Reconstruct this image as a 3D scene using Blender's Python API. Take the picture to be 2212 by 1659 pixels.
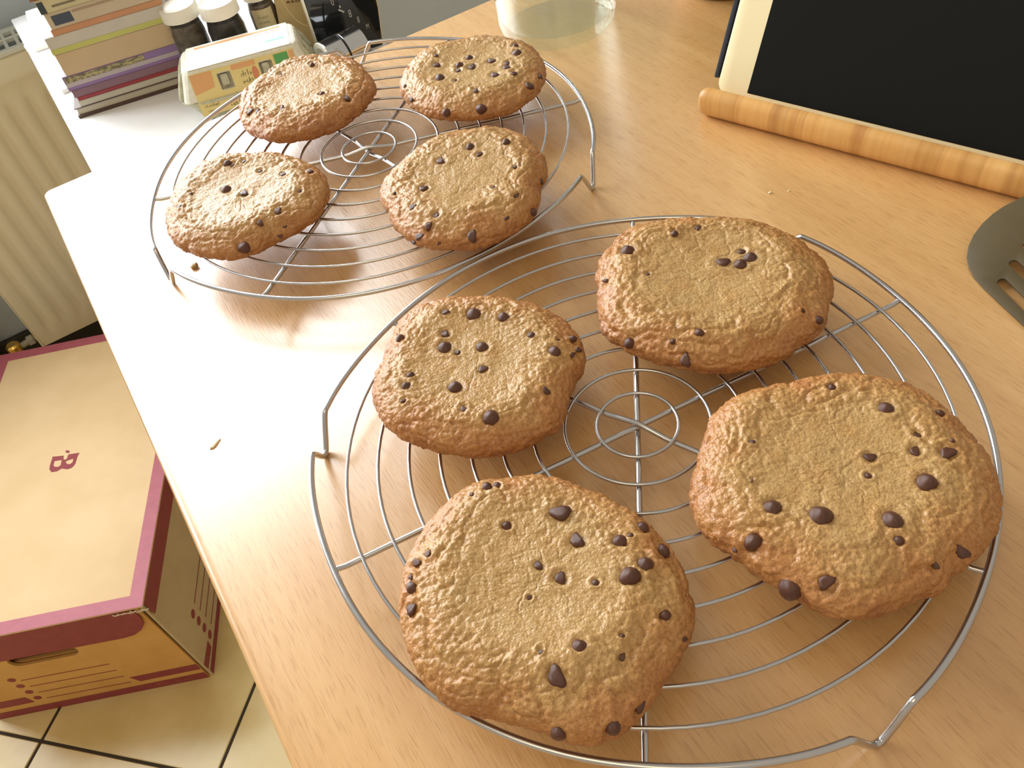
import bpy, bmesh, math, random
import numpy as np
from mathutils import Vector, Matrix
from mathutils.bvhtree import BVHTree

for o in list(bpy.data.objects):
    bpy.data.objects.remove(o, do_unlink=True)
SC = bpy.context.scene
COL = SC.collection
PI = math.pi

# ------------------------------------------------------------------ camera
CO = np.array([0.0, 0.0, 0.3430552])
CR = np.array([0.97766057, -0.15644977, -0.14036837])
CU = np.array([0.21018994, 0.72769788, 0.65289814])
CW = np.array([0.0, 0.66781679, -0.7443257])
FPX = 1809.6545
cam_data = bpy.data.cameras.new('camera')
cam = bpy.data.objects.new('camera', cam_data)
COL.objects.link(cam)
cam_data.sensor_width = 36.0
cam_data.lens = FPX / 2212.0 * 36.0
cam_data.clip_start = 0.01
cam_data.clip_end = 50
M = Matrix.Identity(4)
for i in range(3):
    M[i][0] = CR[i]; M[i][1] = CU[i]; M[i][2] = -CW[i]; M[i][3] = CO[i]
cam.matrix_world = M
SC.camera = cam

# the counter's own frame: u runs along its back edge, v runs from the front to the window wall
UX, UY = 0.9162, 0.4007
ORG = (-0.333, 0.6132)
ROOM = math.atan2(UY, UX)
def W(u, v, z=0.0):
    return Vector((ORG[0] + u * UX - v * UY, ORG[1] + u * UY + v * UX, z))
FLOOR = -0.87
DESK = -0.14
WALL = 1.03

# ------------------------------------------------------------------ world, light, exposure
world = bpy.data.worlds.new('world')
SC.world = world
world.use_nodes = True
bg = world.node_tree.nodes['Background']
bg.inputs[0].default_value = (1.0, 0.87, 0.70, 1)
bg.inputs[1].default_value = 0.52

def area(name, loc, target, sx, sy, power, col):
    d = bpy.data.lights.new(name, 'AREA')
    d.shape = 'RECTANGLE'; d.size = sx; d.size_y = sy; d.energy = power; d.color = col
    o = bpy.data.objects.new(name, d)
    COL.objects.link(o)
    o.location = loc
    o.rotation_euler = (Vector(target) - Vector(loc)).to_track_quat('-Z', 'Y').to_euler()
    return o
# daylight entering by the window over the radiator
wl = area('window_daylight', W(-0.42, WALL + 0.04, 0.70), W(-0.42, -2, 0.70 - 0.20), 1.75, 1.28, 78, (0.95, 0.98, 1.0))
# added warm fill light above and behind the camera, no known lamp
area('warm_fill_light', (-0.45, -0.55, 1.55), (-0.1, 0.3, 0), 0.9, 0.9, 6, (1.0, 0.76, 0.44))

SC.view_settings.view_transform = 'Standard'
SC.view_settings.look = 'None'
SC.view_settings.gamma = 1.0
SC.view_settings.use_curve_mapping = False
SC.view_settings.exposure = 0.0

# ------------------------------------------------------------------ helpers
def srgb(r, g, b):
    def f(c):
        c /= 255.0
        return c / 12.92 if c <= 0.04045 else ((c + 0.055) / 1.055) ** 2.4
    return (f(r), f(g), f(b), 1.0)

def ray(x, y):
    d = CW + CR * ((x - 1106.0) / FPX) - CU * ((y - 829.5) / FPX)
    return d
def at(x, y, z=0.0):
    """point of the plane of height z seen at pixel x, y of the photograph"""
    d = ray(x, y)
    return Vector(CO + d * ((z - CO[2]) / d[2]))
def on_plane(x, y, p, n):
    d = Vector(ray(x, y)); o = Vector(CO)
    return o + d * ((Vector(p) - o).dot(n) / d.dot(n))

def nmat(name, color, rough=0.5, metal=0.0, spec=0.5, **kw):
    m = bpy.data.materials.new(name)
    m.use_nodes = True
    b = m.node_tree.nodes['Principled BSDF']
    b.inputs['Base Color'].default_value = color
    b.inputs['Roughness'].default_value = rough
    b.inputs['Metallic'].default_value = metal
    b.inputs['Specular IOR Level'].default_value = spec
    for k, v in kw.items():
        b.inputs[k.replace('_', ' ')].default_value = v
    return m

def nd(m, t, **kw):
    n = m.node_tree.nodes.new(t)
    for k, v in kw.items():
        setattr(n, k, v)
    return n
def lk(m, a, b):
    m.node_tree.links.new(a, b)
def ramp(m, stops):
    r = nd(m, 'ShaderNodeValToRGB')
    e = r.color_ramp.elements
    e[0].position = stops[0][0]; e[0].color = stops[0][1]
    e[1].position = stops[-1][0]; e[1].color = stops[-1][1]
    for p, c in stops[1:-1]:
        x = e.new(p); x.color = c
    return r
def coords(m, scale=(1, 1, 1), rot=(0, 0, 0), kind='Object'):
    tc = nd(m, 'ShaderNodeTexCoord'); mp = nd(m, 'ShaderNodeMapping')
    mp.inputs['Scale'].default_value = scale
    mp.inputs['Rotation'].default_value = rot
    lk(m, tc.outputs[kind], mp.inputs[0])
    return mp.outputs[0]
def noise(m, vec, scale, detail=4, rough=0.55, dist=0.0):
    n = nd(m, 'ShaderNodeTexNoise')
    n.inputs['Scale'].default_value = scale; n.inputs['Detail'].default_value = detail
    n.inputs['Roughness'].default_value = rough; n.inputs['Distortion'].default_value = dist
    lk(m, vec, n.inputs['Vector'])
    return n
def bump(m, height, strength, dist=0.001):
    b = nd(m, 'ShaderNodeBump')
    b.inputs['Strength'].default_value = strength; b.inputs['Distance'].default_value = dist
    lk(m, height, b.inputs['Height'])
    lk(m, b.outputs[0], m.node_tree.nodes['Principled BSDF'].inputs['Normal'])
    return b
def mixc(m, fac, a, b, mode='MIX'):
    n = nd(m, 'ShaderNodeMix', data_type='RGBA', blend_type=mode)
    for sock, v in ((n.inputs[0], fac), (n.inputs[6], a), (n.inputs[7], b)):
        if hasattr(v, 'links'):
            lk(m, v, sock)
        else:
            sock.default_value = v
    return n.outputs[2]
def mottled(name, c1, c2, scale=20, rough=0.6, bumps=0.0, stretch=(1, 1, 1), spec=0.4):
    m = nmat(name, c1, rough, spec=spec)
    n = noise(m, coords(m, stretch), scale)
    r = ramp(m, [(0.35, c1), (0.65, c2)])
    lk(m, n.outputs[0], r.inputs[0])
    lk(m, r.outputs[0], m.node_tree.nodes['Principled BSDF'].inputs['Base Color'])
    if bumps:
        bump(m, n.outputs[0], bumps)
    return m

def thin_glass(name, tint, rough=0.02, ior=1.5):
    m = bpy.data.materials.new(name); m.use_nodes = True
    t = m.node_tree; t.nodes.clear()
    out = t.nodes.new('ShaderNodeOutputMaterial'); mx = t.nodes.new('ShaderNodeMixShader')
    tr = t.nodes.new('ShaderNodeBsdfTransparent'); gl = t.nodes.new('ShaderNodeBsdfGlossy'); fr = t.nodes.new('ShaderNodeLayerWeight')
    fr.inputs['Blend'].default_value = 0.22
    tr.inputs[0].default_value = tint; gl.inputs[0].default_value = (1, 1, 1, 1); gl.inputs['Roughness'].default_value = rough
    mu = t.nodes.new('ShaderNodeMath'); mu.operation = 'MULTIPLY'; mu.inputs[1].default_value = 0.55
    t.links.new(fr.outputs['Facing'], mu.inputs[0]); t.links.new(mu.outputs[0], mx.inputs[0]); t.links.new(tr.outputs[0], mx.inputs[1]); t.links.new(gl.outputs[0], mx.inputs[2])
    t.links.new(mx.outputs[0], out.inputs[0])
    return m
def tag(o, label=None, cat=None, group=None, kind=None):
    if label: o['label'] = label
    if cat: o['category'] = cat
    if group: o['group'] = group
    if kind: o['kind'] = kind
    return o
def empty(name, loc, rz=0.0):
    o = bpy.data.objects.new(name, None)
    COL.objects.link(o)
    o.empty_display_size = 0.02
    o.location = loc; o.rotation_euler = (0, 0, rz)
    return o
def link_mesh(name, me, mat, parent=None, smooth=True):
    if mat is not None and not me.materials:
        me.materials.append(mat)
    if smooth:
        me.polygons.foreach_set('use_smooth', [True] * len(me.polygons))
    o = bpy.data.objects.new(name, me)
    COL.objects.link(o)
    if parent: o.parent = parent
    return o
def from_bm(name, bm, mat, parent=None, smooth=True, angle=None):
    bmesh.ops.recalc_face_normals(bm, faces=bm.faces)
    me = bpy.data.meshes.new(name)
    bm.to_mesh(me); bm.free()
    o = link_mesh(name, me, mat, parent, smooth)
    if smooth and angle is not None:
        sharp_by_angle(me, angle)
    return o
def sharp_by_angle(me, deg):
    bm = bmesh.new(); bm.from_mesh(me)
    a = math.radians(deg)
    for e in bm.edges:
        if len(e.link_faces) == 2 and e.calc_face_angle(0) > a:
            e.smooth = False
    bm.to_mesh(me); bm.free()
def add_box(bm, cx, cy, cz, sx, sy, sz, bev=0.0, seg=2, mat4=None):
    r = bmesh.ops.create_cube(bm, size=1.0)
    vs = r['verts']
    for v in vs:
        v.co = Vector((cx + v.co.x * sx, cy + v.co.y * sy, cz + v.co.z * sz))
    if bev:
        es = list({e for v in vs for e in v.link_edges})
        rr = bmesh.ops.bevel(bm, geom=es, offset=bev, segments=seg, profile=0.5, affect='EDGES')
        vs = list({v for f in rr['faces'] for v in f.verts} | {v for v in vs if v.is_valid})
    if mat4 is not None:
        bmesh.ops.transform(bm, matrix=mat4, verts=[v for v in vs if v.is_valid])
    return vs
def box(name, c, s, mat, parent=None, bev=0.0, seg=2, rot=None):
    bm = bmesh.new()
    add_box(bm, 0, 0, 0, s[0], s[1], s[2], bev, seg)
    if rot is not None:
        bmesh.ops.transform(bm, matrix=rot.to_4x4(), verts=bm.verts)
    bmesh.ops.translate(bm, vec=Vector(c), verts=bm.verts)
    return from_bm(name, bm, mat, parent, bev > 0, 40)
def add_tube(bm, pts, r, n=10, closed=False, cap=True):
    pts = [Vector(p) for p in pts]
    N = len(pts)
    rings = []
    prev = None
    for i, p in enumerate(pts):
        if closed:
            t = (pts[(i + 1) % N] - pts[i - 1]).normalized()
        else:
            t = (pts[min(i + 1, N - 1)] - pts[max(i - 1, 0)]).normalized()
        up = Vector((0, 0, 1))
        if abs(t.dot(up)) > 0.97 and prev is None:
            up = Vector((1, 0, 0))
        if prev is None:
            a = t.cross(up).normalized()
        else:
            a = (prev - t * prev.dot(t)).normalized()
        prev = a
        b = t.cross(a).normalized()
        rr = r[i] if hasattr(r, '__len__') else r
        rings.append([bm.verts.new(p + (a * math.cos(k * 2 * PI / n) + b * math.sin(k * 2 * PI / n)) * rr) for k in range(n)])
    rng = range(N) if closed else range(N - 1)
    for i in rng:
        A, B = rings[i], rings[(i + 1) % N]
        if closed and i == N - 1:
            # match the frame twist on closing
            best = min(range(n), key=lambda s: sum((A[k].co - B[(k + s) % n].co).length for k in range(n)))
            B = [B[(k + best) % n] for k in range(n)]
        for k in range(n):
            bm.faces.new((A[k], A[(k + 1) % n], B[(k + 1) % n], B[k]))
    if cap and not closed:
        bm.faces.new(rings[0][::-1]); bm.faces.new(rings[-1])
def tube(name, pts, r, mat, parent=None, n=10, closed=False):
    bm = bmesh.new()
    add_tube(bm, pts, r, n, closed)
    return from_bm(name, bm, mat, parent, True, 50)
def lathe(name, prof, mat, parent=None, n=48, loc=(0, 0, 0), rot=None, angle=35):
    bm = bmesh.new()
    rings = []
    for (r, z) in prof:
        if r < 1e-6:
            rings.append([bm.verts.new((0, 0, z))])
        else:
            rings.append([bm.verts.new((r * math.cos(2 * PI * k / n), r * math.sin(2 * PI * k / n), z)) for k in range(n)])
    for A, B in zip(rings[:-1], rings[1:]):
        for k in range(n):
            k2 = (k + 1) % n
            if len(A) == 1 and len(B) == 1: continue
            if len(A) == 1: bm.faces.new((A[0], B[k], B[k2]))
            elif len(B) == 1: bm.faces.new((A[k], A[k2], B[0]))
            else: bm.faces.new((A[k], A[k2], B[k2], B[k]))
    if rot is not None:
        bmesh.ops.transform(bm, matrix=rot.to_4x4(), verts=bm.verts)
    bmesh.ops.translate(bm, vec=Vector(loc), verts=bm.verts)
    return from_bm(name, bm, mat, parent, True, angle)
def prism(name, poly, z0, z1, mat, parent=None, M4=None, holes=(), smooth=False, bev=0.0):
    """extruded outline (list of 2-D points), optional holes, in a plane given by M4"""
    bm = bmesh.new()
    loops = [poly] + list(holes)
    edges = []
    for lp in loops:
        vs = [bm.verts.new((x, y, z0)) for x, y in lp]
        edges += [bm.edges.new((vs[i], vs[(i + 1) % len(vs)])) for i in range(len(vs))]
    bmesh.ops.triangle_fill(bm, use_beauty=True, use_dissolve=False, edges=edges)
    r = bmesh.ops.extrude_face_region(bm, geom=list(bm.faces))
    bmesh.ops.translate(bm, vec=(0, 0, z1 - z0), verts=[g for g in r['geom'] if isinstance(g, bmesh.types.BMVert)])
    if bev:
        es = [e for e in bm.edges if len(e.link_faces) == 2 and e.calc_face_angle(0) > 0.9]
        bmesh.ops.bevel(bm, geom=es, offset=bev, segments=2, profile=0.5, affect='EDGES')
    if M4 is not None:
        bmesh.ops.transform(bm, matrix=M4, verts=bm.verts)
    return from_bm(name, bm, mat, parent, smooth, 35)
def frame_matrix(p, x, y):
    x = Vector(x).normalized(); z = x.cross(Vector(y)).normalized(); y = z.cross(x)
    m = Matrix.Identity(4)
    for i in range(3):
        m[i][0] = x[i]; m[i][1] = y[i]; m[i][2] = z[i]; m[i][3] = p[i]
    return m
def text(name, s, size, mat, parent, M4, depth=0.0002, squash=1.0, fat=0.0):
    cu = bpy.data.curves.new(name, 'FONT')
    cu.body = s; cu.size = size; cu.extrude = depth; cu.resolution_u = 3; cu.offset = fat
    cu.align_x = 'CENTER'; cu.align_y = 'CENTER'
    tmp = bpy.data.objects.new(name + '_tmp', cu)
    COL.objects.link(tmp)
    bpy.context.view_layer.update()
    me = bpy.data.meshes.new_from_object(tmp.evaluated_get(bpy.context.evaluated_depsgraph_get()))
    bpy.data.objects.remove(tmp, do_unlink=True)
    if squash != 1.0:
        me.transform(Matrix.Diagonal((squash, 1, 1, 1)))
    me.transform(M4)
    me.materials.clear()
    return link_mesh(name, me, mat, parent, False)
def scribble(name, x0, x1, z, h, mat, parent, M4, seed, tilt=0.25):
    """handwriting too blurred to read in the photograph: a row of short strokes"""
    rnd = random.Random(seed)
    bm = bmesh.new()
    x = x0
    while x < x1:
        w = h * rnd.uniform(0.10, 0.18); hh = h * rnd.choice((0.45, 0.5, 0.6, 1.0)); y0 = z + h * rnd.uniform(-0.08, 0.08)
        sl = rnd.uniform(-tilt, tilt) * hh
        vs = [bm.verts.new(p) for p in ((x, y0, 0), (x + w, y0, 0), (x + w + sl, y0 + hh, 0), (x + sl, y0 + hh, 0))]
        bm.faces.new(vs)
        if rnd.random() < 0.65:
            yy = y0 + hh * rnd.choice((0.0, 0.45, 0.85)); ww = h * rnd.uniform(0.25, 0.45)
            vs = [bm.verts.new(p) for p in ((x, yy, 0.00002), (x + ww, yy, 0.00002), (x + ww, yy + h * 0.11, 0.00002), (x, yy + h * 0.11, 0.00002))]
            bm.faces.new(vs)
        x += h * rnd.uniform(0.30, 0.48)
    bmesh.ops.transform(bm, matrix=M4, verts=bm.verts)
    return from_bm(name, bm, mat, parent, False)
def strip(p, q, w):
    """2-D rectangle outline along p-q"""
    p = Vector(p); q = Vector(q); d = (q - p).normalized() * 1.0
    n = Vector((-d.y, d.x)) * w / 2
    return [tuple(p - n), tuple(q - n), tuple(q + n), tuple(p + n)]
def round_rect(x0, y0, x1, y1, r, seg=6, corners=(1, 1, 1, 1)):
    out = []
    for i, (cx, cy, a) in enumerate(((x1 - r, y1 - r, 0), (x0 + r, y1 - r, 90), (x0 + r, y0 + r, 180), (x1 - r, y0 + r, 270))):
        if corners[i]:
            for k in range(seg + 1):
                t = math.radians(a + 90 * k / seg)
                out.append((cx + r * math.cos(t), cy + r * math.sin(t)))
        else:
            out.append(((x0, x1)[i in (0, 3)], (y0, y1)[i in (0, 1)]))
    return out
def disc(cx, cy, r, ry=None, n=14):
    return [(cx + r * math.cos(2 * PI * k / n), cy + (ry or r) * math.sin(2 * PI * k / n)) for k in range(n)]

# ------------------------------------------------------------------ materials
def wood_material():
    m = nmat('varnished_wood', srgb(214, 172, 118), 0.30, spec=0.5)
    B = m.node_tree.nodes['Principled BSDF']
    B.inputs['Coat Weight'].default_value = 1.0; B.inputs['Coat Roughness'].default_value = 0.26; B.inputs['Coat IOR'].default_value = 1.8
    tc = nd(m, 'ShaderNodeTexCoord')
    mp = nd(m, 'ShaderNodeMapping'); mp.inputs['Scale'].default_value = (1, 0.06, 1)
    lk(m, tc.outputs['Object'], mp.inputs[0])
    n1 = noise(m, mp.outputs[0], 90, 6, 0.65, 0.2)
    n2 = noise(m, mp.outputs[0], 9, 3, 0.5, 0.6)
    mp3 = nd(m, 'ShaderNodeMapping'); mp3.inputs['Scale'].default_value = (1, 0.07, 1)
    lk(m, tc.outputs['Object'], mp3.inputs[0])
    n3 = noise(m, mp3.outputs[0], 1100, 2, 0.5)
    r1 = ramp(m, [(0.25, srgb(209, 163, 104)), (0.5, srgb(219, 174, 115)), (0.75, srgb(226, 185, 129))])
    lk(m, n1.outputs[0], r1.inputs[0])
    r2 = ramp(m, [(0.35, (0.86, 0.83, 0.80, 1)), (0.62, (1, 1, 1, 1))])
    lk(m, n2.outputs[0], r2.inputs[0])
    c = mixc(m, 1.0, r1.outputs[0], r2.outputs[0], 'MULTIPLY')
    r3 = ramp(m, [(0.30, (0.70, 0.62, 0.54, 1)), (0.46, (1, 1, 1, 1))])
    lk(m, n3.outputs[0], r3.inputs[0])
    c = mixc(m, 0.6, c, r3.outputs[0], 'MULTIPLY')
    # veneer strips, each a touch different in tone
    sx = nd(m, 'ShaderNodeSeparateXYZ'); lk(m, tc.outputs['Object'], sx.inputs[0])
    mu = nd(m, 'ShaderNodeMath', operation='MULTIPLY_ADD'); mu.inputs[1].default_value = 1 / 0.148; mu.inputs[2].default_value = 0.02
    lk(m, sx.outputs[0], mu.inputs[0])
    fl = nd(m, 'ShaderNodeMath', operation='FLOOR'); lk(m, mu.outputs[0], fl.inputs[0])
    wn = nd(m, 'ShaderNodeTexWhiteNoise', noise_dimensions='1D'); lk(m, fl.outputs[0], wn.inputs['W'])
    r4 = ramp(m, [(0.0, (0.90, 0.875, 0.85, 1)), (1.0, (1.0, 1.0, 1.0, 1))])
    lk(m, wn.outputs['Value'], r4.inputs[0])
    c = mixc(m, 1.0, c, r4.outputs[0], 'MULTIPLY')
    lk(m, c, B.inputs['Base Color'])
    rr = nd(m, 'ShaderNodeMapRange'); rr.inputs[3].default_value = 0.27; rr.inputs[4].default_value = 0.42
    lk(m, n3.outputs[0], rr.inputs[0]); lk(m, rr.outputs[0], B.inputs['Roughness'])
    bump(m, n3.outputs[0], 0.35, 0.0006)
    return m
M_WOOD = wood_material()

def cookie_material():
    m = nmat('cookie_dough', srgb(200, 160, 105), 0.5, spec=0.5)
    B = m.node_tree.nodes['Principled BSDF']
    at_ = nd(m, 'ShaderNodeAttribute', attribute_name='browning')
    v = coords(m)
    big = noise(m, v, 70, 4, 0.6)
    add = nd(m, 'ShaderNodeMath', operation='MULTIPLY_ADD'); add.inputs[1].default_value = 0.7; add.inputs[2].default_value = -0.35
    lk(m, big.outputs[0], add.inputs[0])
    s = nd(m, 'ShaderNodeMath', operation='ADD'); lk(m, add.outputs[0], s.inputs[0]); lk(m, at_.outputs['Fac'], s.inputs[1])
    r = ramp(m, [(0.0, srgb(186, 153, 101)), (0.3, srgb(184, 143, 88)), (0.60, srgb(180, 127, 74)), (1.0, srgb(156, 100, 56))])
    lk(m, s.outputs[0], r.inputs[0])
    fine = noise(m, v, 700, 3, 0.6)
    rf = ramp(m, [(0.34, (0.76, 0.70, 0.62, 1)), (0.5, (1, 1, 1, 1)), (0.68, (1.10, 1.10, 1.08, 1))])
    lk(m, fine.outputs[0], rf.inputs[0])
    c = mixc(m, 1.0, r.outputs[0], rf.outputs[0], 'MULTIPLY')
    lk(m, c, B.inputs['Base Color'])
    rr = nd(m, 'ShaderNodeMapRange'); rr.inputs[3].default_value = 0.26; rr.inputs[4].default_value = 0.50
    lk(m, fine.outputs[0], rr.inputs[0]); lk(m, rr.outputs[0], B.inputs['Roughness'])
    vo = nd(m, 'ShaderNodeTexVoronoi'); vo.inputs['Scale'].default_value = 1000
    lk(m, v, vo.inputs['Vector'])
    h = nd(m, 'ShaderNodeMath', operation='MULTIPLY_ADD'); h.inputs[1].default_value = -0.9
    lk(m, vo.outputs['Distance'], h.inputs[0]); lk(m, fine.outputs[0], h.inputs[2])
    bump(m, h.outputs[0], 0.42, 0.0005)
    return m
M_COOKIE = cookie_material()
M_CHIP = mottled('dark_chocolate', srgb(74, 42, 32), srgb(96, 58, 42), 300, 0.30, 0.25)
M_CHIP.node_tree.nodes['Principled BSDF'].inputs['Specular IOR Level'].default_value = 0.55
def steel_material():
    m = nmat('bright_steel_wire', (0.58, 0.585, 0.60, 1), 0.20, 1.0)
    n = noise(m, coords(m), 60, 3)
    rr = nd(m, 'ShaderNodeMapRange'); rr.inputs[3].default_value = 0.14; rr.inputs[4].default_value = 0.32
    lk(m, n.outputs[0], rr.inputs[0]); lk(m, rr.outputs[0], m.node_tree.nodes['Principled BSDF'].inputs['Roughness'])
    return m
M_STEEL = steel_material()

# ------------------------------------------------------------------ room
def tile_floor():
    m = mottled('cream_tile', srgb(226, 207, 152), srgb(208, 186, 126), 7, 0.26, 0.0)
    base = empty('floor', W(0, 0, FLOOR), 0)
    tag(base, kind='structure')
    g = nmat('dark_grout', srgb(58, 48, 34), 0.9)
    # screed and grout below the tiles
    bm = bmesh.new(); add_box(bm, 0.3, -0.2, -0.0165, 6.0, 6.0, 0.03)
    o = from_bm('grout', bm, g, base, False)
    S = 0.305; gap = 0.005
    # tiles lie diagonally to the counter: corner of four at this spot
    X0 = W(-0.464, 0.159, 0)
    R = ROOM + PI / 4
    ax = Vector((math.cos(R), math.sin(R), 0)); ay = Vector((-math.sin(R), math.cos(R), 0))
    bm = bmesh.new(); add_box(bm, 0, 0, -0.004, S - gap, S - gap, 0.008, 0.0012, 1)
    me = bpy.data.meshes.new('tile'); bm.to_mesh(me); bm.free()
    me.materials.append(m)
    b0 = W(0, 0, 0)
    for i in range(-6, 8):
        for j in range(-6, 8):
            c = X0 + ax * ((i + 0.5) * S) + ay * ((j + 0.5) * S)
            d = c - b0
            v = -d.x * UY + d.y * UX
            if v > WALL - 0.02 + 0.25 or d.length > 1.75:
                continue
            t = bpy.data.objects.new('tile', me); COL.objects.link(t)
            t.parent = base
            t.location = (d.x, d.y, 0); t.rotation_euler = (0, 0, R)
    return base
tile_floor()

M_WALL = mottled('painted_plaster', srgb(206, 218, 230), srgb(200, 213, 226), 14, 0.8, 0.05)
M_FRAME = nmat('white_window_paint', srgb(235, 236, 232), 0.4)
# window wall in one piece, opening cut for the window
def wall_piece():
    x0, x1 = -1.4, 2.3
    z0, z1 = FLOOR, 2.1
    wx0, wx1, wz0, wz1 = -1.30, 0.46, 0.03, 1.35
    Mw = frame_matrix(W(0, WALL, 0), (UX, UY, 0), (0, 0, 1))
    outer = [(x0, z0), (x1, z0), (x1, z1), (x0, z1)]
    hole = [(wx0, wz0), (wx1, wz0), (wx1, wz1), (wx0, wz1)]
    w = prism('wall_back', outer, -0.12, 0.0, M_WALL, None, Mw, holes=[hole])
    tag(w, kind='structure')
    base = empty('window_1', W((wx0 + wx1) / 2, WALL, wz0), ROOM)
    tag(base, kind='structure')
    wd = wx1 - wx0; ht = wz1 - wz0
    bm = bmesh.new()
    for cx, cz, sx, sz in ((0, 0.025, wd, 0.05), (0, ht - 0.025, wd, 0.05), (-wd / 2 + 0.025, ht / 2, 0.05, ht), (wd / 2 - 0.025, ht / 2, 0.05, ht), (0, ht / 2, 0.07, ht)):
        add_box(bm, cx, 0.0, cz, sx, 0.05, sz, 0.004, 1)
    from_bm('frame', bm, M_FRAME, base, True, 40)
    s = box('shading_sill', (0, -0.065, -0.013), (wd + 0.10, 0.19, 0.025), M_FRAME, base, 0.004)  # unseen sill, made deep to keep window light off the box lid
wall_piece()
tag(box('shade_strip_back', W(0.4, WALL - 0.008, FLOOR + 0.05), (3.6, 0.014, 0.10), mottled('shade_strip_dark', srgb(62, 60, 52), srgb(52, 52, 46), 12, 0.6), None, 0.002, 1, Matrix.Rotation(ROOM, 3, 'Z')), kind='structure')  # added strip; its dark colour stands in for shade below the radiator

# ------------------------------------------------------------------ radiator
def radiator():
    base = empty('panel_radiator', W(-0.24, 0.90, FLOOR + 0.125), ROOM)
    tag(base, 'cream ribbed panel radiator standing below the window, left of the book stack', 'radiator')
    m = nmat('cream_enamel', srgb(238, 231, 204), 0.42)
    L, H, D = 0.80, 0.532, 0.10
    pitch = 0.0335
    # front sheet with pressed vertical channels
    xs, ys = [], []
    x = 0.0
    prof = [(0.0, 0.0), (0.022, 0.0)]
    k = 0
    x = 0.022
    while x < L - 0.04:
        prof += [(x + 0.004, 0.007), (x + 0.011, 0.008), (x + 0.016, 0.001), (x + pitch - 0.001, 0.0)]
        x += pitch
    prof += [(L, 0.0)]
    rows = [0.0, 0.035, 0.055, H - 0.085, H - 0.062, H - 0.040, H - 0.035, H - 0.030, H - 0.008, H]
    amp = [0, 0, 1, 1, 0, 0, 0, 0, 0, 0]
    bm = bmesh.new()
    grid = []
    for z, a in zip(rows, amp):
        off = 0.006 if z in (0.0, H) else (-0.0025 if z == H - 0.035 else 0.0)
        grid.append([bm.verts.new((px, py * a + off, z)) for px, py in prof])
    for A, B in zip(grid[:-1], grid[1:]):
        for i in range(len(prof) - 1):
            bm.faces.new((A[i], A[i + 1], B[i + 1], B[i]))
    from_bm('front_panel', bm, m, base, True, 60)
    box('back_panel', (L / 2, D - 0.006, H / 2 - 0.01), (L, 0.006, H - 0.02), m, base, 0.002)
    box('side_cover', (-0.002, D / 2 + 0.002, H / 2), (0.004, D, H), m, base, 0.001)
    box('side_cover', (L + 0.002, D / 2 + 0.002, H / 2), (0.004, D, H), m, base, 0.001)
    bm = bmesh.new()
    for i in range(26):
        add_box(bm, 0.02 + i * 0.0305, D / 2, H / 2, 0.0012, D - 0.03, H - 0.08)
    f = from_bm('convector_fins', bm, m, base, False); f['kind'] = 'stuff'
    # top grille: long bars with square slots
    g = empty('grille', (0, 0, H + 0.001)); g.parent = base
    gm = nmat('white_enamel', srgb(226, 232, 226), 0.35)
    box('rail', (L / 2, 0.006, 0.004), (L, 0.012, 0.008), gm, g, 0.001, 1)
    box('rail', (L / 2, D - 0.008, 0.004), (L, 0.016, 0.008), gm, g, 0.001, 1)
    box('rail', (L / 2, D / 2 + 0.004, 0.004), (L, 0.007, 0.008), gm, g, 0.001, 1)
    bm = bmesh.new(); add_box(bm, 0, D / 2, 0.004, 0.0055, D - 0.01, 0.007)
    me = bpy.data.meshes.new('grille_bar'); bm.to_mesh(me); bm.free(); me.materials.append(gm)
    n = int(L / 0.0185)
    for i in range(n + 1):
        o = bpy.data.objects.new('grille_bar', me); COL.objects.link(o); o.parent = g; o.location = (0.004 + i * 0.0185, 0, 0)
    # valve and supply pipe beside the lower left corner
    v = empty('radiator_valve', W(-0.288, 0.915, FLOOR + 0.125), ROOM)
    tag(v, 'grey pipe with a small brass valve beside the lower left corner of the radiator', 'valve')
    pm = nmat('grey_pipe_paint', srgb(168, 166, 150), 0.4)
    br = nmat('brass', (0.80, 0.52, 0.14, 1), 0.25, 1.0)
    tube('pipe', [(-0.005, 0.01, -0.125), (-0.005, 0.01, -0.02), (-0.003, 0.008, 0.0)], 0.008, pm, v)
    lathe('valve_body', [(0, -0.012), (0.012, -0.012), (0.014, -0.008), (0.014, 0.014), (0.010, 0.018), (0, 0.018)], br, v, 16, (-0.003, 0.008, 0.008))
    tube('union', [(-0.002, 0.010, 0.010), (0.046, 0.02, 0.010)], 0.0065, pm, v)
    lathe('union_nut', [(0, -0.006), (0.011, -0.006), (0.011, 0.006), (0, 0.006)], pm, v, 6, (0.030, 0.017, 0.010), Matrix.Rotation(PI / 2, 3, 'Y'))
    # boxed pale duct left of the valve
    d = box('pipe_casing', W(-0.385, 0.965, FLOOR + 0.17), (0.10, 0.09, 0.34), mottled('grey_casing', srgb(150, 148, 136), srgb(138, 137, 126), 20, 0.6), None, 0.018, 4, Matrix.Rotation(ROOM, 3, 'Z'))
    tag(d, 'pale grey rounded pipe casing against the wall, left of the brass valve', 'pipe casing')
radiator()

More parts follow.
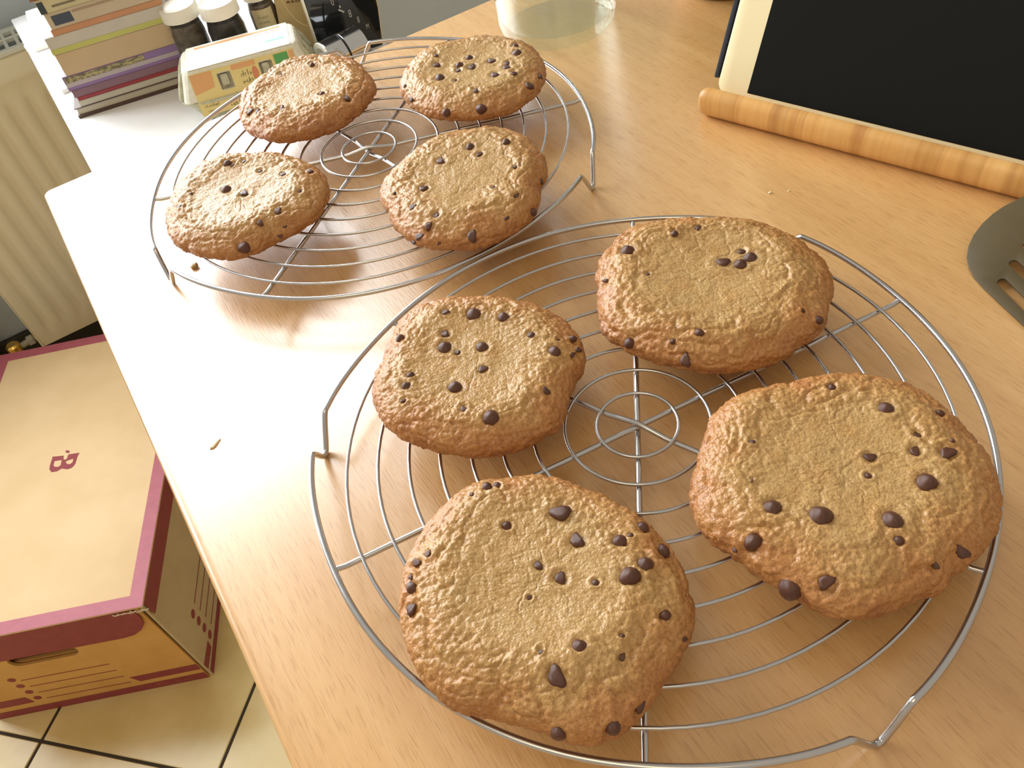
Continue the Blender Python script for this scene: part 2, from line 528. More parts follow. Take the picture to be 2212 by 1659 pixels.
# ------------------------------------------------------------------ counter and desk
def counter():
    base = empty('wooden_counter', W(0, 0, FLOOR), ROOM)
    tag(base, 'pale varnished wooden counter carrying both wire racks of cookies', 'table')
    w, l, th = 1.25, 1.35, 0.028
    bm = bmesh.new()
    poly = round_rect(0, -l, w, 0, 0.007, 5)
    vs = [bm.verts.new((x, y, -th)) for x, y in poly]
    f = bm.faces.new(vs)
    r = bmesh.ops.extrude_face_region(bm, geom=[f])
    bmesh.ops.translate(bm, vec=(0, 0, th), verts=[g for g in r['geom'] if isinstance(g, bmesh.types.BMVert)])
    es = [e for e in bm.edges if abs(e.verts[0].co.z) < 1e-6 and abs(e.verts[1].co.z) < 1e-6]
    bmesh.ops.bevel(bm, geom=es, offset=0.0028, segments=4, profile=0.5, affect='EDGES')
    o = from_bm('worktop', bm, M_WOOD, base, True, 30)
    o.location = (0, 0, -FLOOR)
    lm = M_WOOD
    for x, y in ((0.10, -0.06), (w - 0.06, -0.06), (0.10, -l + 0.06), (w - 0.06, -l + 0.06)):
        box('leg', (x, y, (-FLOOR - th) / 2), (0.05, 0.05, -FLOOR - th), lm, base, 0.004)
    box('apron', (w / 2 + 0.02, -0.06, -FLOOR - th - 0.035), (w - 0.17, 0.02, 0.07), lm, base, 0.002)
counter()

M_WHITE = mottled('white_laminate', srgb(238, 240, 242), srgb(233, 236, 238), 10, 0.32)
def desk():
    base = empty('white_desk', W(0.033, 0.012, FLOOR), ROOM)
    tag(base, 'white desk behind the wooden counter, carrying the books, jars and egg carton', 'table')
    w, l, th = 0.385, 0.815, 0.025
    top = -FLOOR + DESK
    box('desktop', (w / 2, l / 2, top - th / 2), (w, l, th), M_WHITE, base, 0.002)
    for x, y in ((0.16, 0.03), (w - 0.03, 0.03), (0.16, l - 0.03), (w - 0.03, l - 0.03)):
        box('leg', (x, y, (top - th) / 2), (0.035, 0.035, top - th), M_WHITE, base, 0.002)
desk()

# ------------------------------------------------------------------ cooling racks
RIM_R = 0.1566
RING0, RINGS = 0.0196, 0.01552
def rack(name, cx, cy, spokes, feet, hump, label):
    base = empty(name, (cx, cy, 0))
    tag(base, label, 'cooling rack')
    H = 0.0200
    def rim_r(t):
        r = RIM_R
        for f in feet:
            d = (t - f + 180) % 360 - 180
            r += 0.0066 * math.exp(-(d / 20.0) ** 2)
        return r
    # rim wire: six-degree wide V feet dip to the table top
    pts = []
    N = 540
    def hgt(d, half=5.6):
        a = abs(d)
        if a >= half: return H
        z0 = 0.0016
        # legs are nearly straight and slope to the tip; rounded at both ends
        s = a / half
        lin = min(max((s - 0.10) / 0.80, 0.0), 1.0)
        sm = lin * lin * (3 - 2 * lin) * 0.35 + lin * 0.65
        return z0 + (H - z0) * sm
    t = 0.0
    while t < 360:
        d = min(((t - f + 180) % 360 - 180 for f in feet), key=abs)
        r = rim_r(t)
        z = hgt(d)
        r += 0.0015 * (H - z) / H
        pts.append((r * math.cos(math.radians(t)), r * math.sin(math.radians(t)), z))
        t += 0.35 if abs(d) < 7.5 else 1.5
    tube('rim', pts, 0.00156, M_STEEL, base, 10, True)
    for k in range(9):
        r = RING0 + RINGS * k
        n = 96 if k > 2 else 64
        z = 0.0203
        tube('ring_wire', [(r * math.cos(2 * PI * i / n), r * math.sin(2 * PI * i / n), z) for i in range(n)], 0.00092, M_STEEL, base, 8, True)
    for sp, hp in zip(spokes, hump):
        a = math.radians(sp)
        c, s = math.cos(a), math.sin(a)
        rA = rim_r(sp) ; rB = rim_r(sp + 180)
        P = []
        for i in range(61):
            q = -rB + (rA + rB) * i / 60
            h = 0.01805 + hp * max(0.0, 1 - abs(q) / 0.016)
            P.append((q * c, q * s, h + (0.0012 if i in (0, 60) else 0)))
        tube('spoke', P, 0.00142, M_STEEL, base, 8)
    return base
RACKS = [(-0.06490863, 0.54167196), (0.05518972, 0.24701946)]
rack('cooling_rack', RACKS[0][0], RACKS[0][1], [62.25, 1.94, 122.3], [-27.7, -150.7, 92.3], [0.0, 0.0029, -0.0029],
     'round wire cooling rack farther back, nearer the egg carton, carrying four cookies')
rack('cooling_rack', RACKS[1][0], RACKS[1][1], [76.33, 16.17, 136.4], [166.3, 45.9, -72.0], [-0.0029, 0.0, 0.0029],
     'round wire cooling rack in the foreground with four large cookies')

# ------------------------------------------------------------------ cookies
def hash3(ix, iy, iz, seed):
    h = (ix * 374761393 + iy * 668265263 + iz * 2147483647 + seed * 1274126177) & 0xFFFFFFFF
    h = ((h ^ (h >> 13)) * 1274126177) & 0xFFFFFFFF
    h = (h ^ (h >> 16)) & 0xFFFFFFFF
    h = ((h ^ (h >> 15)) * 2246822519) & 0xFFFFFFFF
    h = (h ^ (h >> 13)) & 0xFFFFFFFF
    return h.astype(np.float64) / 4294967295.0
def vnoise(P, seed=0):
    F = np.floor(P); I = F.astype(np.int64); f = P - F
    w = f * f * f * (f * (f * 6 - 15) + 10)
    out = 0
    for dx in (0, 1):
        for dy in (0, 1):
            for dz in (0, 1):
                h = hash3(I[:, 0] + dx, I[:, 1] + dy, I[:, 2] + dz, seed)
                out = out + h * (w[:, 0] if dx else 1 - w[:, 0]) * (w[:, 1] if dy else 1 - w[:, 1]) * (w[:, 2] if dz else 1 - w[:, 2])
    return out * 2 - 1
def fbm(P, seed=0, oct_=3):
    s, a, t = 0, 1.0, 0
    for i in range(oct_):
        s = s + a * vnoise(P * 2 ** i, seed + 17 * i); t += a; a *= 0.5
    return s / t
def worley(P, seed=0):
    F = np.floor(P); I = F.astype(np.int64)
    best = np.full(len(P), 9.0)
    for dx in (-1, 0, 1):
        for dy in (-1, 0, 1):
            for dz in (-1, 0, 1):
                jx, jy, jz = I[:, 0] + dx, I[:, 1] + dy, I[:, 2] + dz
                qx = jx + hash3(jx, jy, jz, seed); qy = jy + hash3(jx, jy, jz, seed + 5); qz = jz + hash3(jx, jy, jz, seed + 9)
                d = (P[:, 0] - qx) ** 2 + (P[:, 1] - qy) ** 2 + (P[:, 2] - qz) ** 2
                best = np.minimum(best, d)
    return np.sqrt(best)
def sstep(a, b, x):
    t = np.clip((x - a) / (b - a), 0, 1)
    return t * t * (3 - 2 * t)

ZR = 0.0214                      # top of the ring wires
def chip_mesh(seed, kind):
    rnd = random.Random(seed)
    bm = bmesh.new()
    bmesh.ops.create_icosphere(bm, subdivisions=3 if kind == 0 else 2, radius=1.0)
    ph = [rnd.uniform(0, 6.28) for _ in range(4)]
    for v in bm.verts:
        x, y, z = v.co
        if kind == 0:            # drop-shaped chip seen from its rounded side
            k = 1 + 0.10 * math.sin(2 * x + ph[0]) + 0.08 * math.sin(3 * y + ph[1])
            v.co = Vector((x * k, y * k * 0.88, z * 0.62 + 0.30 * max(0, z) ** 4))
        elif kind == 1:          # broken, flat-faced piece
            a = math.atan2(y, x)
            k = 0.86 + 0.16 * math.cos(3 * a + ph[2])
            z2 = max(-0.6, min(0.36 + 0.10 * math.sin(2 * x + ph[3]), z))
            v.co = Vector((x * k * 1.1, y * k * 0.72, z2))
        else:                    # nearly buried sliver
            v.co = Vector((x * 1.1, y * (0.55 + 0.15 * math.sin(2 * x + ph[0])), z * 0.45))
    me = bpy.data.meshes.new('chocolate_chip')
    bm.to_mesh(me); bm.free()
    me.materials.append(M_CHIP)
    me.polygons.foreach_set('use_smooth', [True] * len(me.polygons))
    return me
CHIPS = [chip_mesh(3, 0), chip_mesh(7, 0), chip_mesh(12, 1), chip_mesh(15, 1), chip_mesh(22, 2)]

def cookie(label, T, outline, chips, seed, NT, dr, brown=0.0, tint=None, wr=1.0, dish=0.0026, dc=(0, 0), flow=0.0):
    zm = ZR + 0.30 * T
    P = np.array([list(at(x, y, zm))[:2] for x, y in outline])
    # area centroid
    x, y = P[:, 0], P[:, 1]; x2, y2 = np.roll(x, -1), np.roll(y, -1)
    cr = x * y2 - x2 * y; A = cr.sum() / 2
    cx = ((x + x2) * cr).sum() / (6 * A); cy = ((y + y2) * cr).sum() / (6 * A)
    ang = np.arctan2(y - cy, x - cx); rad = np.hypot(x - cx, y - cy)
    o = np.argsort(ang); ang, rad = ang[o], rad[o]
    th = np.arange(NT) * 2 * PI / NT - PI
    R = np.interp(th, np.r_[ang[-3:] - 2 * PI, ang, ang[:3] + 2 * PI], np.r_[rad[-3:], rad, rad[:3]])
    ker = np.exp(-(np.arange(-9, 10) / 4.0) ** 2); ker /= ker.sum()
    R = np.convolve(np.r_[R[-9:], R, R[:9]], ker, 'valid')
    Rm = R.mean()
    # profile: domed top, round edge, flat underside
    a = np.linspace(PI / 2, -PI / 2, 900)
    n = 2.75
    rho = np.abs(np.cos(a)) ** (2 / n)
    zz = np.where(a > 0, zm - ZR + (0.70 * T) * np.abs(np.sin(a)) ** (2 / n), (zm - ZR) * (1 - np.abs(np.sin(a)) ** (0.9)))
    edge = np.where(a < 0, 1.0, 1.0)
    rr = rho * Rm
    seg = np.hypot(np.diff(rr), np.diff(zz)); S = np.r_[0, np.cumsum(seg)]
    top_end = S[np.searchsorted(-a, PI / 2 * 0.75)]
    ns = int(top_end / dr)
    s1 = np.linspace(0.0004, top_end, ns)
    s2 = np.linspace(top_end, S[-1], 7)[1:]
    ss = np.r_[s1, s2]
    rho_s = np.interp(ss, S, rho); z_s = np.interp(ss, S, zz)
    NR = len(ss)
    TH, RHO = np.meshgrid(th, rho_s); _, ZZ = np.meshgrid(th, z_s)
    _, SS = np.meshgrid(th, ss)
    RR = np.tile(R, (NR, 1))
    X = RHO * RR * np.cos(TH); Y = RHO * RR * np.sin(TH); Z = ZZ.copy()
    up = sstep(0.25, 0.6, Z / T)
    # sunken, slightly off-centre middle
    dd = np.hypot(X - dc[0] * Rm, Y - dc[1] * Rm) / Rm
    Z -= dish * up * (1 - sstep(0.25, 0.74, dd))
    Z += 0.0010 * up * np.exp(-((dd - 0.74) / 0.13) ** 2)
    G = np.stack([X, Y, Z], -1)
    def grad(G):
        dt = np.roll(G, -1, 1) - np.roll(G, 1, 1)
        dr = np.gradient(G, axis=0)
        nn = np.cross(dr, dt); nn /= (np.linalg.norm(nn, axis=2, keepdims=True) + 1e-12)
        return nn
    N = grad(G)
    if N[5, 0, 2] < 0: N = -N
    Q = G.reshape(-1, 3); off = np.array([seed * 3.7, seed * 1.3, seed * 0.7])
    X_, Y_, Z_ = Q.T
    warp = fbm(Q / 0.016 + off, seed, 2)
    warp2 = fbm(Q / 0.007 + off, seed + 3, 2)
    rad_ = SS.reshape(-1) / (Rm + 0.4 * T)
    tt = TH.reshape(-1)
    arc = SS.reshape(-1)
    # concentric wrinkles: noise stretched along the rim
    K = 2.8
    Pw = np.stack([np.cos(tt + flow) * K, np.sin(tt + flow) * K, arc / 0.0062 + 1.15 * warp + 0.35 * warp2], -1) + off
    w1 = 0.35 - np.exp(-(np.abs(vnoise(Pw, seed + 11)) / 0.16) ** 1.4)
    Pw2 = np.stack([np.cos(tt) * K * 1.9, np.sin(tt) * K * 1.9, arc / 0.0029 + 0.9 * warp2], -1) + off
    w2 = vnoise(Pw2, seed + 13)
    mask = sstep(0.34, 0.66, rad_ + 0.12 * warp)
    blob = np.clip(1 - worley(Q / 0.0026 + off + 0.3 * warp2[:, None], seed + 21) ** 2 * 1.6, 0, 1)
    blob2 = np.clip(1 - worley(Q / 0.00145 + off, seed + 27) ** 2 * 1.6, 0, 1)
    D = 0.0011 * fbm(Q / 0.022 + off, seed + 31, 3)
    D += wr * mask * (0.00110 * w1 + 0.00045 * w2)
    D += (0.22 + 0.78 * mask) * 0.00062 * (blob - 0.4)
    D += (0.35 + 0.65 * mask) * 0.00044 * (blob2 - 0.4)
    D += 0.00050 * fbm(Q / 0.0042 + off, seed + 41, 2) * (0.5 + 0.5 * mask)
    crack = np.clip(0.10 - np.abs(fbm(Q / 0.0125 + off, seed + 51, 3)), 0, 0.10) / 0.10
    D -= 0.0004 * crack ** 2 * sstep(0.1, 0.5, fbm(Q / 0.02 + off, seed + 53, 1) + 0.45)
    # dough rises round each chip
    cl = []
    for (px, py, sz) in chips:
        q = at(px, py, ZR + 0.86 * T)
        r = sz / FPX * (Vector(CO) - q).length / 2
        cl.append((q.x - cx, q.y - cy, r))
    for (qx, qy, r) in cl:
        d = np.hypot(X_ - qx, Y_ - qy)
        D += (Z_ > 0.45 * T) * (-0.00075 * np.exp(-(d / (r * 1.05)) ** 4) + 0.00065 * np.exp(-((d - 1.75 * r) / (0.55 * r)) ** 2) * (0.6 + 0.8 * warp2))
    low = sstep(0.0, 0.16, Z_ / T)
    D *= low
    Q2 = Q + N.reshape(-1, 3) * D[:, None]
    Q2[:, 2] = np.maximum(Q2[:, 2], 0.0)
    brn = 0.10 + brown + 0.62 * sstep(0.42, 1.0, rad_ + 0.10 * warp) + 0.16 * (1 - sstep(0.1, 0.6, Z_ / T)) + 0.10 * warp2
    Q2 = np.vstack([Q2, [[0, 0, Q2[:NT, 2].mean()], [0, 0, 0]]])
    brn = np.r_[brn, brn[:NT].mean(), 0.9]
    idx = np.arange(NR * NT).reshape(NR, NT)
    f = np.stack([idx[:-1], np.roll(idx, -1, 1)[:-1], np.roll(idx, -1, 1)[1:], idx[1:]], -1).reshape(-1, 4)
    f = f[:, ::-1]
    ct, cb = NR * NT, NR * NT + 1
    t1 = np.stack([np.full(NT, ct), idx[0], np.roll(idx[0], -1)], -1)
    t2 = np.stack([np.full(NT, cb), np.roll(idx[-1], -1), idx[-1]], -1)
    nq, ntri = len(f), 2 * NT
    me = bpy.data.meshes.new('cookie')
    me.vertices.add(len(Q2)); me.vertices.foreach_set('co', Q2.astype(np.float32).ravel())
    loops = np.r_[f.ravel(), t1.ravel(), t2.ravel()]
    me.loops.add(len(loops)); me.loops.foreach_set('vertex_index', loops.astype(np.int32))
    me.polygons.add(nq + ntri)
    st = np.r_[np.arange(nq) * 4, nq * 4 + np.arange(ntri) * 3]
    me.polygons.foreach_set('loop_start', st.astype(np.int32))
    me.polygons.foreach_set('use_smooth', [True] * (nq + ntri))
    me.update(calc_edges=True); me.validate()
    at_ = me.attributes.new('browning', 'FLOAT', 'POINT')
    at_.data.foreach_set('value', brn.astype(np.float32))
    # make sure the normals point outwards
    if me.polygons[10].normal.z < 0:
        me.flip_normals()
    me.materials.append(M_COOKIE)
    ob = bpy.data.objects.new('cookie', me)
    COL.objects.link(ob)
    ob.location = (cx, cy, ZR)
    tag(ob, label, 'cookie', 'chocolate chip cookies cooling on the racks')
    # chips sit half sunk in the dough
    bvh = BVHTree.FromPolygons([tuple(v) for v in Q2.tolist()], f[::1].tolist())
    o3 = Vector(CO) - Vector((cx, cy, ZR))
    rnd = random.Random(seed)
    for k, (px, py, sz) in enumerate(chips):
        d = Vector(ray(px, py)).normalized()
        h, nn, _, dist = bvh.ray_cast(o3, d)
        if h is None:
            continue
        if nn.dot(d) > 0: nn = -nn
        # smooth normal: blend with the up direction
        nn = (nn * 0.5 + Vector((h.x * 0.25 / Rm, h.y * 0.25 / Rm, 0.6))).normalized()
        kind = rnd.choice((0, 1, 2, 3)) if sz > 15 else rnd.choice((1, 2, 3, 4))
        r = sz / FPX * dist / 2 * 1.2
        c = bpy.data.objects.new('chocolate_chip', CHIPS[kind])
        COL.objects.link(c); c.parent = ob
        z = nn; x = Vector((1, 0, 0)).cross(z).cross(z).normalized(); yv = z.cross(x)
        spin = rnd.uniform(0, PI)
        xx = x * math.cos(spin) + yv * math.sin(spin); yy = z.cross(xx)
        sc = r; szv = r * rnd.uniform(0.85, 1.05)
        mm = Matrix.Identity(4)
        pos = h - nn * (0.04 * r)
        for i in range(3):
            mm[i][0] = xx[i] * sc; mm[i][1] = yy[i] * sc; mm[i][2] = z[i] * szv; mm[i][3] = pos[i]
        c.matrix_local = mm
    return ob

cookie('cookie with almost no chips on the back rack, nearest the egg carton', 0.019,
  [(524,224),(539,202),(584,168),(636,140),(696,131),(748,135),(782,153),(801,172),(810,195),(803,217),(767,251),(711,284),(636,305),(584,307),(554,295),(528,273),(523,251)],
  [(750,213,15),(696,204,12),(610,234,14),(541,241,15),(558,240,14),(674,140,10),(606,161,10)], 1, 400, 0.00062, 0.08, wr=1.3)
cookie('cookie at the left rim of the back rack, three chips along its far edge', 0.020,
  [(360,482),(371,445),(393,404),(434,370),(479,352),(539,345),(584,346),(636,355),(681,370),(704,389),(711,411),(704,441),(685,471),(651,497),(599,520),(562,542),(509,559),(450,555),(401,542),(371,516)],
  [(491,353,14),(527,350,13),(503,358,12),(489,410,20),(528,419,20),(562,370,12),(612,378,14),(648,413,11),(601,457,18),(562,482,15),(528,535,22),(388,447,12),(605,510,10),(412,417,8),(670,370,13),(616,490,9)], 2, 400, 0.00062, -0.04, wr=1.1)
cookie('cookie crowded with chips on the back rack, in front of the glass jar', 0.019,
  [(865,190),(878,161),(899,136),(936,114),(983,102),(1040,94),(1106,96),(1149,112),(1171,136),(1177,169),(1169,194),(1149,216),(1106,241),(1055,255),(997,258),(943,255),(899,237),(876,216)],
  [(942,120,11),(943,141,18),(1014,126,14),(992,143,16),(1020,146,18),(990,153,12),(1062,133,18),(1118,117,18),(1113,100,12),(1096,138,14),(1094,148,18),(1069,164,20),(1110,159,12),(950,170,20),(1143,186,18),(1167,165,14),(1028,196,14),(1040,236,20),(964,243,16),(889,215,14),(876,187,8),(983,175,10)], 3, 400, 0.00062, -0.06, wr=0.8)
cookie('cookie at the right of the back rack, touching the rim where the two racks meet', 0.021,
  [(823,425),(834,400),(863,371),(899,339),(943,310),(990,295),(1033,293),(1062,287),(1106,297),(1149,313),(1167,339),(1179,349),(1176,386),(1163,414),(1160,451),(1145,476),(1106,505),(1055,527),(997,539),(946,540),(899,527),(863,505),(849,487),(840,461),(827,447)],
  [(1015,319,18),(1036,334,16),(952,349,22),(1093,307,15),(1113,361,10),(915,409,20),(1066,405,10),(1116,423,16),(892,448,18),(943,466,18),(926,489,18),(907,511,20),(894,523,13),(1020,510,26),(1095,471,12),(1152,458,16),(1169,392,12),(948,526,8),(852,418,8)], 4, 400, 0.00062, -0.02)
cookie('knobbly six-sided cookie at the left of the front rack', 0.021,
  [(804,861),(809,825),(827,795),(836,771),(848,741),(869,704),(905,677),(956,661),(1032,656),(1107,658),(1161,671),(1207,695),(1240,722),(1258,750),(1264,777),(1261,801),(1243,831),(1231,861),(1222,897),(1207,927),(1176,949),(1122,973),(1047,986),(987,983),(926,964),(875,946),(845,927),(821,906)],
  [(962,676,22),(1024,680,30),(1088,687,24),(866,732,20),(962,722,22),(961,751,28),(988,762,14),(1042,751,26),(1044,798,22),(1149,725,16),(1205,735,10),(1198,761,26),(1237,766,14),(1238,732,16),(1250,756,16),(886,813,18),(877,835,20),(984,838,28),(1180,845,18),(1002,885,18),(1060,902,32),(872,866,14)], 5, 540, 0.00052, 0.04, wr=0.75)
cookie('wide cookie at the far side of the front rack, few chips clustered mid-top', 0.022,
  [(1290,591),(1300,567),(1321,539),(1355,512),(1409,496),(1481,490),(1566,488),(1632,496),(1692,518),(1737,539),(1767,564),(1783,588),(1795,621),(1795,651),(1783,687),(1776,711),(1737,747),(1692,775),(1632,796),(1566,805),(1511,803),(1451,790),(1391,772),(1339,750),(1303,723),(1296,696),(1293,651),(1294,621)],
  [(1356,542,26),(1457,505,14),(1508,492,15),(1307,606,14),(1562,568,28),(1600,572,24),(1601,544,18),(1621,557,26),(1361,741,22),(1481,778,28),(1511,720,18),(1454,738,12),(1769,692,18),(1398,594,12),(1734,671,9)], 6, 540, 0.00052, 0.0, wr=1.15, dish=0.0032)
cookie('large round cookie at the bottom left of the front rack, closest to the counter edge', 0.023,
  [(866,1294),(872,1258),(891,1206),(915,1159),(951,1115),(991,1079),(1042,1052),(1098,1046),(1158,1039),(1217,1048),(1277,1071),(1336,1103),(1388,1127),(1432,1171),(1463,1222),(1487,1278),(1501,1322),(1495,1365),(1479,1405),(1455,1441),(1428,1477),(1408,1524),(1376,1564),(1336,1588),(1289,1608),(1237,1604),(1177,1584),(1118,1564),(1058,1550),(999,1540),(947,1508),(915,1469),(891,1429),(872,1377),(864,1338)],
  [(1211,1109,44),(1094,1137,20),(1247,1169,36),(1338,1171,32),(1362,1158,13),(1388,1139,26),(1432,1191,28),(1394,1218,30),(1360,1246,40),(1211,1249,30),(1163,1222,22),(1287,1260,16),(1144,1291,12),(1437,1330,24),(901,1216,24),(925,1197,18),(891,1270,26),(888,1246,15),(891,1316,28),(1253,1397,28),(1169,1409,13),(1344,1375,12),(1344,1419,18),(1203,1463,46),(1207,1582,30),(1324,1572,30),(1382,1526,26),(1479,1381,14),(1052,1053,22),(1074,1049,18),(1019,1068,12)], 7, 540, 0.00052, -0.02, wr=0.9, dc=(0.05, 0.15))
cookie('largest cookie, at the right of the front rack, with a torn crumbly lower right edge', 0.023,
  [(1494,1075),(1501,1027),(1520,967),(1531,922),(1557,885),(1602,866),(1647,855),(1703,844),(1759,829),(1826,816),(1890,825),(1946,840),(2002,870),(2058,911),(2099,956),(2129,1004),(2148,1053),(2155,1101),(2150,1146),(2129,1184),(2092,1221),(2054,1247),(2036,1281),(1983,1292),(1938,1315),(1879,1337),(1815,1341),(1759,1322),(1722,1296),(1684,1270),(1639,1247),(1606,1214),(1553,1187),(1516,1143),(1497,1105)],
  [(1796,837,16),(1914,883,28),(2030,893,16),(1980,941,18),(1976,976,24),(2047,980,32),(2058,952,8),(1879,989,24),(1875,1029,14),(2004,1044,36),(1669,1098,34),(1774,1116,42),(1929,1128,38),(1942,1169,20),(1626,1172,34),(2077,1193,30),(2021,1221,16),(1785,1258,34),(1709,1273,42),(1624,956,14),(1624,1038,8),(1587,1187,14)], 8, 540, 0.00052, 0.0, wr=1.0, dc=(0.0, 0.1))

# crumbs on the counter
def crumb(x, y, r, seed, label, mat, flat=0.5, long=1.0, rz=0.0):
    rnd = random.Random(seed)
    bm = bmesh.new(); bmesh.ops.create_icosphere(bm, subdivisions=2, radius=r)
    for v in bm.verts:
        v.co *= rnd.uniform(0.75, 1.25); v.co.z *= flat; v.co.x *= long
    p = at(x, y, 0.0)
    m4 = Matrix.Translation((p.x, p.y, r * flat * 0.9)) @ Matrix.Rotation(rz, 4, 'Z')
    bmesh.ops.transform(bm, matrix=m4, verts=bm.verts)
    o = from_bm('crumb', bm, mat, None, True)
    tag(o, label, 'crumb')
crumb(421, 577, 0.0028, 1, 'brown cookie crumb on the pale counter below the leftmost cookie', M_COOKIE)
M_FLAKE = nmat('pale_flake', srgb(248, 236, 196), 0.6)
crumb(465, 960, 0.0012, 5, 'thin pale curved flake on the counter left of the front rack', M_FLAKE, 0.4, 3.4, 0.9)
crumb(1663, 417, 0.0008, 6, 'tiny pale crumb in front of the bamboo stand, left of its twin', M_FLAKE, 0.6, 1.4, 0.2)
crumb(1704, 413, 0.0006, 7, 'tiny pale crumb in front of the bamboo stand, right of its twin', M_FLAKE, 0.6, 1.2, 0.2)

# ------------------------------------------------------------------ tablet in its bamboo stand
def bamboo():
    m = nmat('bamboo', srgb(206, 150, 84), 0.38)
    tc = nd(m, 'ShaderNodeTexCoord')
    mp = nd(m, 'ShaderNodeMapping'); mp.inputs['Scale'].default_value = (1, 0.05, 0.05)
    lk(m, tc.outputs['Object'], mp.inputs[0])
    n = noise(m, mp.outputs[0], 95, 3, 0.6)
    r = ramp(m, [(0.3, srgb(192, 138, 80)), (0.48, srgb(220, 172, 104)), (0.7, srgb(230, 186, 120))])
    lk(m, n.outputs[0], r.inputs[0])
    # laminated blocks
    sx = nd(m, 'ShaderNodeSeparateXYZ'); lk(m, tc.outputs['Object'], sx.inputs[0])
    mu = nd(m, 'ShaderNodeMath', operation='MULTIPLY'); mu.inputs[1].default_value = 1 / 0.0125; lk(m, sx.outputs[0], mu.inputs[0])
    fl = nd(m, 'ShaderNodeMath', operation='FLOOR'); lk(m, mu.outputs[0], fl.inputs[0])
    wn = nd(m, 'ShaderNodeTexWhiteNoise', noise_dimensions='1D'); lk(m, fl.outputs[0], wn.inputs['W'])
    r4 = ramp(m, [(0.0, (0.80, 0.74, 0.68, 1)), (1.0, (1.06, 1.04, 1.0, 1))])
    lk(m, wn.outputs['Value'], r4.inputs[0])
    c = mixc(m, 0.8, r.outputs[0], r4.outputs[0], 'MULTIPLY')
    lk(m, c, m.node_tree.nodes['Principled BSDF'].inputs['Base Color'])
    return m
def tablet_stand():
    m = bamboo()
    A = at(1518, 256, 0); B = at(2175, 432, 0)
    d = (B - A).normalized(); n = Vector((-d.y, d.x, 0))
    rz = math.atan2(d.y, d.x)
    base = empty('tablet_stand', A, rz)
    tag(base, 'bamboo stand whose rounded front lip holds up the black-screened tablet', 'tablet stand')
    L = 0.30; H = 0.0215; x0 = -0.004
    # front lip: rounded upright strip
    prof = [(0.003, 0.0012), (0.0, 0.0040), (-0.0012, 0.007), (-0.0016, 0.010), (-0.001, 0.016), (0.001, 0.0195), (0.0035, 0.0212), (0.0065, 0.0212), (0.008, 0.0195), (0.008, 0.001), (0.006, 0.0)]
    bm = bmesh.new()
    ends = [(x0, 0.74, 0.0), (x0 + 0.0015, 0.9, 0.0), (x0 + 0.004, 0.98, 0.0), (x0 + 0.007, 1.0, 0), (L - 0.004, 1.0, 0), (L, 0.9, 0)]
    rings = []
    for (xx, s, _) in ends:
        rings.append([bm.verts.new((xx, 0.0035 + (py - 0.0035) * s, 0.0105 + (pz - 0.0105) * s)) for py, pz in prof])
    for P_, Q_ in zip(rings[:-1], rings[1:]):
        for i in range(len(prof)):
            bm.faces.new((P_[i], P_[(i + 1) % len(prof)], Q_[(i + 1) % len(prof)], Q_[i]))
    bm.faces.new(rings[0]); bm.faces.new(rings[-1][::-1])
    from_bm('front_lip', bm, m, base, True, 40)
    box('ledge', ((L + x0) / 2 + 0.004, 0.020, 0.0045), (L - 0.02, 0.026, 0.007), m, base, 0.0015)
    tilt = math.radians(62)
    rot = Matrix.Rotation(tilt, 3, 'X')
    ydir = Vector((0, math.cos(tilt), math.sin(tilt)))
    zdir = Vector((0, -math.sin(tilt), math.cos(tilt)))
    c = Vector((0.15, 0.0230, 0.0125)) + ydir * 0.10 - zdir * 0.0105
    box('back_board', c, (0.20, 0.20, 0.008), m, base, 0.002, 2, rot)
    # rear prop
    c2 = Vector((0.15, 0.147, 0.0795))
    box('prop', c2, (0.12, 0.005, 0.160), m, base, 0.001, 1, Matrix.Rotation(math.radians(18), 3, 'X'))
    # tablet
    Mb = Matrix.Translation(A) @ Matrix.Rotation(rz, 4, 'Z')
    p0 = Mb @ Vector((0, 0.0190, 0.0109))
    ex = Vector((d.x, d.y, 0)); ey = Mb.to_3x3() @ ydir; ez = ex.cross(ey)
    def loc(px, py):
        q = on_plane(px, py, p0, ez) - p0
        return q.dot(ex), q.dot(ey)
    xl, yl = loc(1545, 202)
    xs, ys = loc(1611, 212)
    tb = empty('tablet', p0 + ex * xl)
    tb.matrix_world = frame_matrix(p0 + ex * xl + ez * 0, ex, ey)
    tag(tb, 'tablet with a cream bezel and blank black screen leaning in the bamboo stand', 'tablet')
    w, h, th = 0.245, 0.170, 0.0062
    cream = nmat('cream_bezel', srgb(246, 236, 196), 0.25)
    body = prism('body', round_rect(0, 0, w, h, 0.008), -th, 0, cream, tb, None, (), True, 0.0008)
    bz = xs - xl
    print('tablet bezel', bz, 'bottom', ys, yl)
    scr = nmat('black_screen', (0.008, 0.009, 0.009, 1), 0.42, spec=0.12)
    yb = max(ys, 0.004)
    prism('screen', round_rect(bz, yb, w - bz, h - 0.008, 0.0005), 0.0, 0.0003, scr, tb)
    navy = mottled('navy_case', srgb(44, 50, 62), srgb(36, 40, 52), 300, 0.7, 0.2)
    xc, yc = loc(1549, 168)
    prism('case_cover', round_rect(-0.0035, yc, w + 0.003, h + 0.004, 0.006), -th - 0.0025, -th, navy, tb, None, (), True, 0.0006)
    prism('case_edge', round_rect(-0.0045, yc, -0.0012, h + 0.004, 0.001, 3), -th - 0.0004, -0.0004, navy, tb, None, (), True, 0.0005)
tablet_stand()

